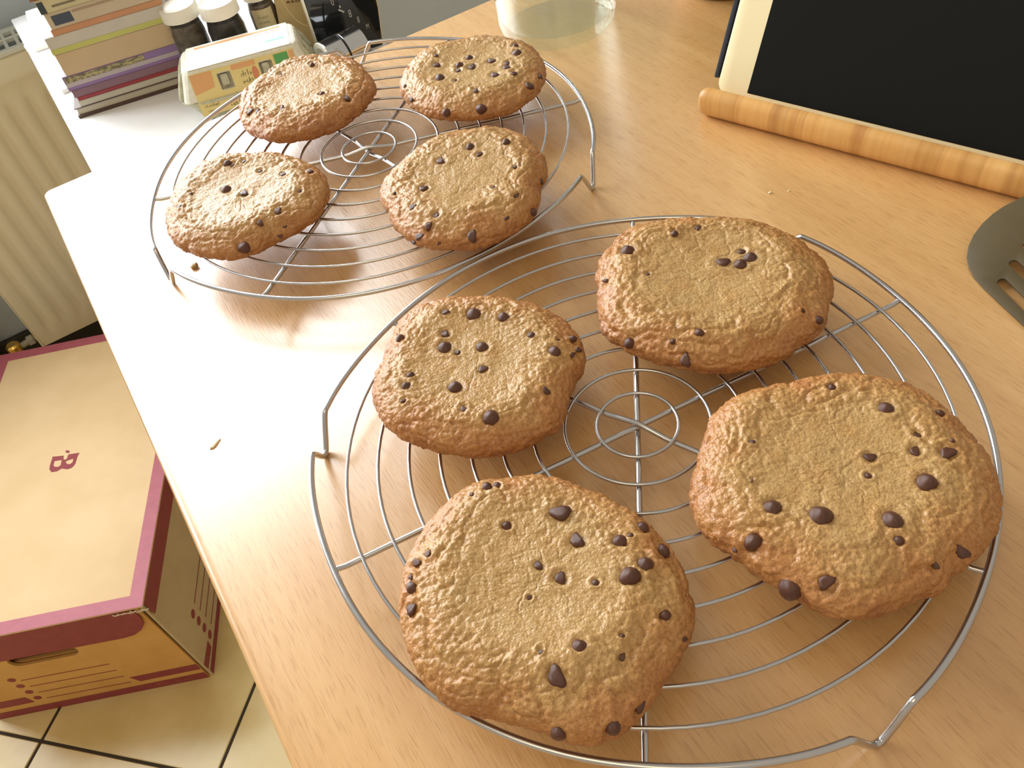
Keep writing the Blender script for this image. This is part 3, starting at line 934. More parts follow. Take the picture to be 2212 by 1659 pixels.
# ------------------------------------------------------------------ slotted turner
def turner():
    sm = mottled('grey_turner_metal', srgb(88, 76, 50), srgb(82, 71, 46), 40, 0.5, 0.0, spec=0.5)
    A = at(2092, 590, 0.0015); B = at(2212, 700, 0.0020); C = at(2212, 423, 0.018)
    nrm = (B - A).cross(C - A).normalized()
    if nrm.z < 0: nrm = -nrm
    def P(x, y): return on_plane(x, y, A, nrm)
    ex = (P(2212, 655) - P(2157, 600)).normalized()
    ey = nrm.cross(ex)
    o = P(2110, 500)
    tb = empty('slotted_turner', o)
    tb.matrix_world = frame_matrix(o, ex, ey)
    tag(tb, 'grey metal slotted turner blade with rounded corners, reaching in from the right edge', 'spatula')
    def l2(x, y):
        q = P(x, y) - o
        return (q.dot(ex), q.dot(ey))
    edge = [l2(*q) for q in [(2300, 790), (2212, 703), (2160, 655), (2125, 622), (2105, 600), (2093, 578), (2088, 556), (2092, 531), (2103, 507), (2122, 482), (2145, 461), (2170, 444), (2212, 423)]]
    # the far corner, outside the picture, mirrors the near one
    far = [l2(*q) for q in [(2262, 404), (2310, 396), (2345, 402), (2368, 420), (2385, 448), (2440, 560)]]
    outline = edge + far
    def slot(a, b, w):
        a = Vector(l2(*a)); b = Vector(l2(*b)); dd = (b - a).normalized(); nn = Vector((-dd.y, dd.x))
        pts = []
        for k in range(7):
            t = PI / 2 + PI * k / 6
            pts.append(tuple(a + dd * (w * math.cos(t)) + nn * (w * math.sin(t))))
        for k in range(7):
            t = -PI / 2 + PI * k / 6
            pts.append(tuple(b + dd * (w * math.cos(t)) + nn * (w * math.sin(t))))
        return pts
    w = 0.0024
    holes = [slot((2165, 609), (2268, 712), w), slot((2190, 569), (2300, 672), w), slot((2219, 532), (2330, 632), w), slot((2252, 500), (2360, 595), w)]
    prism('blade', outline, -0.0014, 0, sm, tb, None, holes, True, 0.0003)
    # handle beyond the frame
    h0 = Vector(l2(2375, 690))
    hp = [(h0.x - 0.012, h0.y, -0.0005), (h0.x + 0.02, h0.y, 0.004), (h0.x + 0.06, h0.y, 0.020), (h0.x + 0.20, h0.y, 0.045)]
    tube('handle', hp, [0.0045, 0.0045, 0.006, 0.009], nmat('dark_handle', srgb(40, 40, 40), 0.5), tb, 12)
turner()

# ------------------------------------------------------------------ glass jar, wooden bowl
def glass_jar():
    c = (at(1080, 30, 0) + at(1313, 40, 0)) / 2 + Vector((0.001, -0.016, 0))
    base = empty('glass_jar', (c.x, c.y, -0.0005))
    tag(base, 'big clear greenish glass jar behind the back rack, cut off by the top edge', 'jar')
    g = thin_glass('clear_glass', (0.955, 0.985, 0.972, 1), 0.03)
    R = 0.0515
    prof = [(0, 0.004), (R * 0.55, 0.0035), (R * 0.80, 0.0015), (R * 0.86, 0.0006), (R * 0.93, 0.002), (R * 0.985, 0.007), (R, 0.014), (R, 0.135), (R * 0.97, 0.15), (R * 0.86, 0.162), (R * 0.86, 0.178), (R * 0.89, 0.180),
            (R * 0.84, 0.181), (R * 0.82, 0.178), (R * 0.82, 0.162), (R * 0.93, 0.149), (R * 0.955, 0.135), (R * 0.955, 0.018), (R * 0.92, 0.0115), (R * 0.80, 0.0085), (R * 0.5, 0.0078), (0, 0.0078)]
    lathe('jar_glass', prof, g, base, 72, angle=80)
glass_jar()
def bowl():
    p = at(1562, 5, 0)
    b = empty('wooden_bowl', (p.x + 0.016, p.y + 0.040, 0))
    tag(b, 'brown wooden bowl, only its foot showing at the top edge beside the tablet', 'bowl')
    m = mottled('brown_wood', srgb(170, 124, 80), srgb(146, 102, 62), 60, 0.5, 0.1, (1, 1, 6))
    lathe('bowl_body', [(0, 0), (0.036, 0), (0.042, 0.002), (0.044, 0.008), (0.05, 0.02), (0.062, 0.042), (0.066, 0.058), (0.063, 0.059), (0.058, 0.043), (0.045, 0.022), (0.03, 0.012), (0, 0.010)], m, b, 56, angle=50)
bowl()

# ------------------------------------------------------------------ books
def books():
    X0 = at(172, 257, DESK); e = at(385, 190, DESK) - X0
    th = math.atan2(e.y, e.x)
    ex = Vector((math.cos(th), math.sin(th), 0)); nrm = Vector((math.sin(th), -math.cos(th), 0))
    def along(px, py):
        return (on_plane(px, py, X0, nrm) - X0).dot(ex)
    paper = lambda c: mottled('book_paper', c, tuple(x * 0.88 for x in c[:3]) + (1,), 30, 0.8, 0.15, (0.3, 0.3, 90))
    grp = 'books stacked on the white desk'
    # z0, z1, left, right, cover, pages, label, depth
    L = [
     (0.0000, 0.0135, 0.000, 0.150, srgb(84, 62, 54), srgb(196, 190, 170), 'bottom book of the stack, with a dark brown lower cover and pale pages', .21, 1),
     (0.0135, 0.0210, 0.009, 0.148, srgb(188, 184, 166), srgb(176, 172, 152), 'thin grey-beige booklet, second from the bottom of the book stack', .20, 0),
     (0.0210, 0.0255, 0.010, 0.150, srgb(150, 52, 58), srgb(150, 60, 62), 'thin red booklet low in the book stack', .20, 0),
     (0.0255, 0.0350, 0.008, 0.149, srgb(132, 100, 112), srgb(150, 132, 132), 'mauve-grey book lying on the thin red booklet', .20, 0),
     (0.0350, 0.0525, 0.006, 0.152, srgb(140, 112, 158), srgb(166, 156, 146), 'purple book with a mottled olive spine under the thick beige book', .21, 2),
     (0.0525, 0.0790, 0.012, 0.146, srgb(196, 172, 134), srgb(200, 178, 142), 'thick beige book in the middle of the book stack', .20, 0),
     (0.0790, 0.0990, 0.011, 0.148, srgb(196, 190, 176), srgb(206, 200, 186), 'white book with a lime green stripe along its spine', .20, 3),
     (0.0990, 0.1060, 0.022, 0.150, srgb(196, 142, 102), srgb(186, 150, 118), 'thin orange-brown book above the lime-striped book', .19, 0),
     (0.1060, 0.1240, 0.024, 0.151, srgb(196, 180, 152), srgb(188, 172, 148), 'beige book with a navy spine label near the top of the stack', .20, 4),
     (0.1240, 0.1400, 0.022, 0.150, srgb(200, 190, 150), srgb(188, 178, 140), 'cream-yellow book with a dark spine title, last but one in the stack', .19, 5),
     (0.1400, 0.1560, 0.018, 0.150, srgb(150, 100, 74), srgb(170, 160, 140), 'reddish brown book topping the stack', .18, 0),
    ]
    for z0, z1, a0, a1, cc, pc, lab, dep, sp in L:
        b = empty('book', X0 + ex * a0 + Vector((0, 0, z0)), th)
        tag(b, lab, 'book', grp)
        w = a1 - a0; h = z1 - z0 - 0.0002; t = 0.0011 if h > 0.006 else 0.0007
        cm = mottled('book_cover', cc, tuple(x * 0.93 for x in cc[:3]) + (1,), 40, 0.45)
        # cover wraps three sides, spine towards the viewer
        bm = bmesh.new()
        if sp == 1:
            add_box(bm, w / 2, dep / 2, 0.002, w, dep, 0.004)
            add_box(bm, w / 2, dep / 2, h - t / 2, w, dep, t)
            white = nmat('white_cover', srgb(214, 210, 198), 0.5)
            from_bm('cover', bm, cm, b, False)
            box('pages', (w / 2, dep / 2, h / 2 + 0.0014), (w - 0.004, dep - 0.004, h - 0.0045), paper(pc), b, 0.0004, 1)
            continue
        add_box(bm, w / 2, dep / 2, t / 2, w, dep, t, 0.0003, 1)
        add_box(bm, w / 2, dep / 2, h - t / 2, w, dep, t, 0.0003, 1)
        add_box(bm, w / 2, 0.0012, h / 2, w, 0.0024, h, 0.0006, 1)
        from_bm('cover', bm, cm, b, True, 30)
        box('pages', (w / 2 + 0.0002, dep / 2 + 0.001, h / 2), (w - 0.004, dep - 0.006, h - 2 * t - 0.0001), paper(srgb(238, 234, 220)), b)
        if sp == 3:
            box('lime_stripe', (w / 2, -0.0001, 0.0034), (w - 0.0006, 0.0006, 0.0058), nmat('lime_print', srgb(186, 186, 98), 0.5), b)
            box('lime_edge', (0.0002, 0.03, 0.0034), (0.0006, 0.06, 0.0058), nmat('lime_print2', srgb(214, 220, 100), 0.5), b)
        if sp == 2:
            pm = nmat('olive_print', srgb(150, 140, 96), 0.5)
            vo = noise(pm, coords(pm, (1, 1, 2)), 150, 3)
            r = ramp(pm, [(0.4, srgb(96, 92, 62)), (0.6, srgb(176, 164, 118))]); lk(pm, vo.outputs[0], r.inputs[0])
            lk(pm, r.outputs[0], pm.node_tree.nodes['Principled BSDF'].inputs['Base Color'])
            box('spine_picture', (0.050, -0.0001, 0.0128), (0.096, 0.0006, 0.0070), pm, b)
            box('spine_band', (w / 2, -0.0001, 0.0068), (w - 0.001, 0.0006, 0.0048), nmat('pale_mauve_print', srgb(176, 166, 168), 0.5), b)
        if sp == 4:
            box('spine_label', (0.017, -0.0001, 0.009), (0.022, 0.0006, 0.011), nmat('navy_print', srgb(62, 72, 86), 0.5), b)
            box('spine_line', (0.075, -0.0001, 0.0135), (0.09, 0.0006, 0.0025), nmat('brown_print', srgb(160, 138, 112), 0.5), b)
        if sp == 5:
            box('spine_title', (0.028, -0.0001, 0.006), (0.026, 0.0006, 0.0022), nmat('taupe_print', srgb(120, 108, 88), 0.5), b)
            box('spine_corner', (0.004, -0.0001, 0.007), (0.007, 0.0006, 0.013), nmat('slate_print', srgb(56, 64, 70), 0.5), b)
    # white papers beside the stack
    rnd = random.Random(4)
    for k, (pu, pv, s, a, lab) in enumerate(((0.082, 0.60, (0.085, 0.19), 0.08, 'lower sheaf of white papers left of the book stack, overhanging the desk'), (0.100, 0.72, (0.10, 0.15), -0.10, 'upper sheaf of white papers left of the book stack, pushed towards the window'))):
        o = box('paper_sheaf', W(pu, pv, DESK + 0.003 + 0.0062 * k), (s[0], s[1], 0.006), nmat('white_paper', srgb(244, 244, 242), 0.7), None, 0.0004, 1, Matrix.Rotation(ROOM + a, 3, 'Z'))
        tag(o, lab, 'papers', 'white papers on the desk')
books()

# ------------------------------------------------------------------ spice jars
def spice_jar(px, py, ztop, r, label, content, lid, hasl):
    c = at(px, py, DESK + ztop)
    b = empty('spice_jar', (c.x, c.y, DESK))
    tag(b, label, 'jar', 'spice jars behind the egg carton')
    lm = nmat('lid_plastic', lid, 0.4)
    hl = 0.0145
    zt = ztop
    lathe('lid', [(0, zt - 0.001), (r * 0.86, zt - 0.001), (r * 0.93, zt), (r, zt - 0.002), (r * 1.01, zt - hl), (r * 0.92, zt - hl), (r * 0.92, zt - 0.004), (0, zt - 0.004)], lm, b, 40, angle=40)
    g = nmat('jar_glass', (0.97, 0.98, 0.98, 1), 0.02)
    B = g.node_tree.nodes['Principled BSDF']; B.inputs['Transmission Weight'].default_value = 1.0; B.inputs['IOR'].default_value = 1.25
    zb = zt - hl
    lathe('jar_body', [(0, 0.001), (r * 0.9, 0.0), (r * 0.97, 0.004), (r * 0.97, zb - 0.016), (r * 0.86, zb - 0.004), (r * 0.84, zt - 0.006), (r * 0.78, zt - 0.006), (r * 0.80, zb - 0.004), (r * 0.91, zb - 0.017), (r * 0.91, 0.006), (0, 0.005)], g, b, 40, angle=60)
    cm = mottled('spice_content', content, tuple(x * 0.45 for x in content[:3]) + (1,), 130, 0.8, 0.6)
    lathe('contents', [(0, 0.0055), (r * 0.88, 0.0062), (r * 0.90, 0.012), (r * 0.90, zb - 0.016), (r * 0.80, zb - 0.006), (0, zb - 0.005)], cm, b, 32)
    if hasl:
        bm = bmesh.new()
        rr = r * 0.99; vs = []
        for k in range(11):
            t = math.radians(-130 + 9 * k)
            vs.append((bm.verts.new((rr * math.cos(t), rr * math.sin(t), 0.040)), bm.verts.new((rr * math.cos(t), rr * math.sin(t), 0.066))))
        for A_, B_ in zip(vs[:-1], vs[1:]):
            bm.faces.new((A_[0], B_[0], B_[1], A_[1]))
        o = from_bm('jar_label', bm, nmat('label_paper', srgb(206, 190, 150), 0.6), b, True)
        for i, q in enumerate((0.0555, 0.0490)):
            t = math.radians(-88)
            Mx = frame_matrix(Vector((rr * 1.015 * math.cos(t), rr * 1.015 * math.sin(t), q)), (-math.sin(t), math.cos(t), 0), (0, 0, 1))
            scribble('label_writing', -0.006, 0.006, 0, 0.0042, nmat('label_ink', srgb(148, 140, 100), 0.7), o, Mx, 5 + i)
spice_jar(381, 10, 0.094, 0.0224, 'white-lidded spice jar with grey-brown contents, touching the end of the book stack', srgb(134, 122, 104), srgb(240, 238, 226), 0)
spice_jar(466, 2, 0.094, 0.0228, 'white-lidded spice jar with dark contents, in the middle of the three jars', srgb(58, 50, 44), srgb(242, 240, 228), 0)
spice_jar(546, -34, 0.090, 0.0175, 'taupe-filled spice jar with a small beige label, rightmost of the three jars', srgb(150, 134, 118), srgb(236, 230, 216), 1)

# ------------------------------------------------------------------ kraft pack
def kraft_pack():
    A = at(684, 104, DESK)
    b = empty('kraft_pack', Vector((A.x - 0.019, A.y - 0.008, DESK + 0.0034)), math.radians(8))
    b.rotation_euler = (0, math.radians(8), math.radians(8))
    tag(b, 'kraft cardboard pack with rows of dark print between the jars and the black appliance', 'package')
    km = mottled('kraft_card', srgb(196, 172, 124), srgb(184, 160, 112), 60, 0.75, 0.1)
    box('carton_body', (0.001, 0.016, 0.075), (0.042, 0.030, 0.15), km, b, 0.0015)
    ink = nmat('brown_ink', srgb(110, 90, 58), 0.7)
    bm = bmesh.new()
    rnd = random.Random(2)
    for r_ in range(9):
        x = -0.006
        while x < 0.022:
            w = rnd.uniform(0.0018, 0.0040)
            add_box(bm, x + w / 2, 0.0008, 0.062 + r_ * 0.0066, w, 0.0004, 0.0026)
            x += w + 0.0014
    from_bm('printed_text', bm, ink, b, False)
    tube('printed_arc', [(-0.016 + 0.034 * (1 - math.cos(t)), 0.0008, 0.105 - 0.075 * math.sin(t)) for t in [k * PI / 2 / 14 for k in range(15)]], 0.0006, nmat('pale_ink', srgb(222, 204, 160), 0.6), b, 6)
kraft_pack()

# ------------------------------------------------------------------ black appliance and chrome roll
def appliance():
    A = at(702, 140, DESK); B = at(826, 97, DESK)
    d = (B - A); w = d.length; th = math.atan2(d.y, d.x)
    b = empty('black_appliance', A, th)  # glossy black appliance of unidentified type
    tag(b, 'glossy black appliance panel with small white symbols, behind the chrome roll', 'appliance')
    gl = nmat('black_gloss', (0.014, 0.016, 0.018, 1), 0.05, spec=0.6)
    cream = nmat('cream_side', srgb(226, 220, 196), 0.4)
    H = 0.17
    poly = [(0, 0.0)] + [(w + 0.0004, 0.0), (w + 0.003, 0.02), (w + 0.0065, 0.045), (w + 0.007, 0.065), (w + 0.005, 0.085), (w - 0.001, 0.11), (w - 0.012, 0.14), (w - 0.03, H), (0, H)]
    Mf = frame_matrix((0, 0.004, 0), (1, 0, 0), (0, 0, 1))
    prism('front_panel', poly, 0.0, 0.004, gl, b, Mf, (), True, 0.0006)
    poly2 = [(x + (0.0028 if x > 0.02 else 0), z) for x, z in poly]
    prism('housing', poly2, -0.030, -0.0001, cream, b, Mf, (), True, 0.001)
    ink = nmat('white_symbol', srgb(180, 182, 182), 0.5)
    n = Vector((math.sin(th), -math.cos(th), 0)); ex = Vector((math.cos(th), math.sin(th), 0))
    A0 = A + n * 0.0003
    for (px, py, s, sz) in ((718, 5, '0', 0.0125), (756, 30, '8', 0.0135), (774, 43, '8', 0.0110), (794, 57, 'M', 0.009)):
        q = on_plane(px, py, A0, n)
        l = q - A
        Mx = frame_matrix(Vector((l.dot(ex), -0.0005, l.z)), (1, 0, 0), (0, 0, 1))
        text('printed_symbol', s, sz, ink, b, Mx, 0.0001, 0.6)
    q = on_plane(737, 23, A0, n) - A
    Mx = frame_matrix(Vector((q.dot(ex), -0.0005, q.z)), (1, 0, 0), (0, 0, 1))
    prism('printed_symbol', strip((-0.0028, 0.0022), (0.0030, -0.0026), 0.0022), 0, 0.0001, ink, b, Mx)
    prism('printed_symbol', disc(-0.0002, 0.0050, 0.0010, 0.0018), 0, 0.0001, ink, b, Mx)
    # roll
    R = 0.0245
    c = at(694, 152, DESK)
    axis_rot = math.radians(30)
    rl = empty('tape_roll', Vector((c.x + 0.014, c.y - 0.036, DESK + R)), axis_rot)
    tag(rl, 'shiny chrome roll with white rim and thin black band before the black appliance', 'roll')
    chrome = nmat('chrome', (0.62, 0.65, 0.68, 1), 0.12, 1.0)
    white = nmat('white_core', srgb(236, 238, 230), 0.4)
    black = nmat('black_band', (0.01, 0.01, 0.01, 1), 0.4)
    ry = Matrix.Rotation(PI / 2, 3, 'Y')
    def ring(name, x0, x1, ro, ri, m):
        lathe(name, [(ri, x0), (ro - 0.0004, x0), (ro, x0 + 0.0004), (ro, x1 - 0.0004), (ro - 0.0004, x1), (ri, x1), (ri, x0)], m, rl, 64, (0, 0, 0), ry)
    ring('white_rim', -0.002, 0.0, R - 0.0002, R - 0.0062, white)
    ring('core', 0.0, 0.050, R - 0.0035, R - 0.005, white)
    ring('chrome_sleeve', 0.0, 0.0225, R, R - 0.0035, chrome)
    ring('black_band', 0.0225, 0.0250, R - 0.0003, R - 0.0035, black)
    ring('chrome_sleeve', 0.0250, 0.050, R, R - 0.0035, chrome)
appliance()

# ------------------------------------------------------------------ egg carton
def egg_carton():
    b = empty('egg_carton', Vector((-0.227, 0.974, DESK)), math.radians(7))
    tag(b, 'grey pulp egg carton with a yellow label, on the white desk before the jars', 'egg carton')
    pulp = mottled('moulded_pulp', srgb(190, 190, 164), srgb(172, 172, 148), 160, 0.9, 0.6)
    # tray: rows of moulded cups, 3 x 2, with flutes between
    L, D = 0.158, 0.092
    nx, ny = 90, 60
    bm = bmesh.new()
    def ring_pts(z, s, lob):
        out = []
        n = 120
        for k in range(n):
            t = 2 * PI * k / n
            c, s_ = math.cos(t), math.sin(t)
            ex = 5.0
            rr = (abs(c) ** ex + abs(s_) ** ex) ** (-1 / ex)
            x, y = rr * c * L / 2 * s, rr * s_ * D / 2 * s
            # cup lobes
            lx = abs(math.sin(PI * (x / (L * s) + 0.5) * 3)); ly = abs(math.sin(PI * (y / (D * s) + 0.5) * 2))
            side = abs(y) / (D / 2 * s) > abs(x) / (L / 2 * s)
            q = (lx if side else ly)
            k2 = 1 - lob * (1 - q) 
            if side: y *= k2
            else: x *= k2
            out.append((x, y, z))
        return out
    levels = [(0.0, 0.72, 0.26), (0.002, 0.78, 0.27), (0.010, 0.85, 0.25), (0.020, 0.91, 0.20), (0.027, 0.95, 0.10), (0.030, 0.98, 0.02), (0.0305, 1.02, 0.0), (0.033, 1.02, 0.0), (0.0335, 0.97, 0.0)]
    rings = [[bm.verts.new(p) for p in ring_pts(*lv)] for lv in levels]
    for A_, B_ in zip(rings[:-1], rings[1:]):
        for k in range(120):
            bm.faces.new((A_[k], A_[(k + 1) % 120], B_[(k + 1) % 120], B_[k]))
    bm.faces.new(rings[0][::-1]); bm.faces.new(rings[-1])
    from_bm('tray', bm, pulp, b, True, 60)
    # lid: tapered shell with bevelled corners, creased ends
    bm = bmesh.new()
    lw0, ld0, lw1, ld1 = 0.152, 0.086, 0.134, 0.062
    z0, z1 = 0.0335, 0.0640
    rr = []
    for z, lw, ld, r in ((z0, lw0, ld0, 0.010), (z0 + 0.003, lw0 - 0.002, ld0 - 0.002, 0.010), (z1 - 0.004, lw1 + 0.002, ld1 + 0.002, 0.012), (z1 - 0.001, lw1 - 0.002, ld1 - 0.002, 0.011), (z1, lw1 - 0.007, ld1 - 0.007, 0.009)):
        rr.append([bm.verts.new((x, y, z)) for x, y in round_rect(-lw / 2, -ld / 2, lw / 2, ld / 2, r, 4)])
    n = len(rr[0])
    for A_, B_ in zip(rr[:-1], rr[1:]):
        for k in range(n):
            bm.faces.new((A_[k], A_[(k + 1) % n], B_[(k + 1) % n], B_[k]))
    bm.faces.new(rr[-1]); bm.faces.new(rr[0][::-1])
    lid = from_bm('lid', bm, mottled('moulded_pulp_lid', srgb(228, 228, 214), srgb(216, 216, 200), 160, 0.85, 0.3), b, False)
    yb, yt = -ld0 / 2 + 0.001, -ld1 / 2 - 0.001
    pb = Vector((0, yb - 0.0008, z0 + 0.002)); pt = Vector((0, yt - 0.0008, z1 - 0.003))
    sl = (pt - pb).length
    p0 = pb + (pb - pt).normalized() * 0.018
    Mf = frame_matrix(p0, (1, 0, 0), (pt - pb))
    hh = sl + 0.018
    cut = bmesh.new()
    for x in (-0.022, 0.026):
        add_box(cut, x, hh * 0.68, 0, 0.0150, hh * 0.38, 0.018)
    bmesh.ops.transform(cut, matrix=Mf, verts=cut.verts)
    cme = bpy.data.meshes.new('cutter'); cut.to_mesh(cme); cut.free()
    cob = bpy.data.objects.new('cutter', cme); COL.objects.link(cob); cob.parent = b
    mod = lid.modifiers.new('cut', 'BOOLEAN'); mod.object = cob; mod.operation = 'DIFFERENCE'; mod.solver = 'EXACT'
    bpy.context.view_layer.update()
    nm = bpy.data.meshes.new_from_object(lid.evaluated_get(bpy.context.evaluated_depsgraph_get()))
    lid.modifiers.clear(); lid.data = nm
    bpy.data.objects.remove(cob, do_unlink=True)
    # pressed flutes on the sloping ends of the lid
    fl = bmesh.new()
    for sx in (-1, 1):
        for y in (-0.022, -0.002, 0.018):
            add_tube(fl, [(sx * (lw0 / 2 + 0.0015), y * 1.35, z0 + 0.001), (sx * (lw0 + lw1) / 4 + sx * 0.0015, y * 1.15, (z0 + z1) / 2), (sx * lw1 / 2, y, z1 - 0.003)], [0.0034, 0.0030, 0.0014], 8)
    from_bm('end_flutes', fl, pulp, b, True, 60)
    # label sleeve: pale top, yellow front flap
    top = nmat('label_top_print', srgb(248, 246, 236), 0.45)
    lab = prism('top_label', round_rect(-0.060, -0.029, 0.060, 0.029, 0.002, 3), 0, 0.0005, top, b, Matrix.Translation((0, 0, z1 + 0.0001)))
    Mt = Matrix.Translation((0, 0, z1 + 0.0007))
    prism('orange_border', strip((-0.05, 0.0225), (0.052, 0.0225), 0.004), 0, 0.0002, nmat('orange_print', srgb(240, 178, 120), 0.5), b, Mt)
    scribble('red_title', 0.022, 0.050, 0.012, 0.007, nmat('salmon_print', srgb(240, 160, 140), 0.5), b, Matrix.Translation((0, 0, z1 + 0.0007)), 3)
    prism('green_mark', strip((0.032, -0.008), (0.054, -0.008), 0.005), 0, 0.0002, nmat('mint_print', srgb(150, 222, 196), 0.5), b, Mt)
    holes = [round_rect(x - 0.0078, hh * 0.47, x + 0.0078, hh * 0.89, 0.003, 4) for x in (-0.022, 0.026)]
    yel = nmat('yellow_print', srgb(220, 204, 138), 0.5)
    prism('front_label', [(-0.060, 0), (0.060, 0), (0.060, hh), (-0.060, hh)], 0, 0.0006, yel, b, Mf, holes)
    Mi = Mf @ Matrix.Translation((0, 0, 0.0007))
    org = nmat('orange_patch_print', srgb(216, 164, 110), 0.5)
    prism('orange_patch', [(-0.059, hh * 0.52), (-0.036, hh * 0.60), (-0.034, hh * 0.98), (-0.059, hh * 0.98)], 0, 0.0002, org, b, Mi)
    prism('orange_patch', [(-0.012, hh * 0.86), (0.015, hh * 0.86), (0.015, hh * 0.98), (-0.012, hh * 0.98)], 0, 0.0002, org, b, Mi)
    prism('orange_patch', disc(0.0125, hh * 0.68, 0.0035, 0.007), 0, 0.0002, nmat('red_patch_print', srgb(204, 134, 96), 0.5), b, Mi)
    prism('green_patch', [(0.037, hh * 0.42), (0.053, hh * 0.42), (0.053, hh * 0.96), (0.037, hh * 0.96)], 0, 0.0002, nmat('green_print', srgb(86, 160, 92), 0.5), b, Mi)
    prism('orange_patch', [(0.0545, hh * 0.42), (0.0595, hh * 0.42), (0.0595, hh * 0.96), (0.0545, hh * 0.96)], 0, 0.0002, org, b, Mi)
    ink = nmat('grey_green_ink', srgb(120, 110, 66), 0.6)
    def sc(x0, x1, z, h, m_, sd):
        scribble('label_lettering', x0, x1, z, h, m_, b, Mi, sd)
    sc(-0.004, 0.009, hh * 0.66, 0.0062, ink, 1)
    sc(-0.004, 0.011, hh * 0.50, 0.0055, ink, 2)
    text('label_lettering', '6 \u0153ufs fr', 0.0074, ink, b, Mi @ Matrix.Translation((-0.004, hh * 0.30, 0)))
    sc(-0.026, 0.006, hh * 0.08, 0.0064, ink, 4)
    sc(-0.054, -0.038, hh * 0.18, 0.0045, ink, 6)
    sc(-0.052, -0.040, hh * 0.06, 0.0040, ink, 7)
    sc(-0.057, -0.040, hh * 0.64, 0.0060, nmat('red_letter_print', srgb(206, 120, 84), 0.5), 8)
    text('label_lettering', 'AB', 0.0095, nmat('pale_green_ink', srgb(190, 220, 186), 0.6), b, Mi @ Matrix.Translation((0.045, hh * 0.66, 0)))
    for x in (-0.022, 0.026):
        prism('closing_peg', round_rect(x - 0.0050, hh * 0.57, x + 0.0036, hh * 0.84, 0.002, 3), -0.009, -0.0010, pulp, b, Mf, (), True, 0.001)
egg_carton()

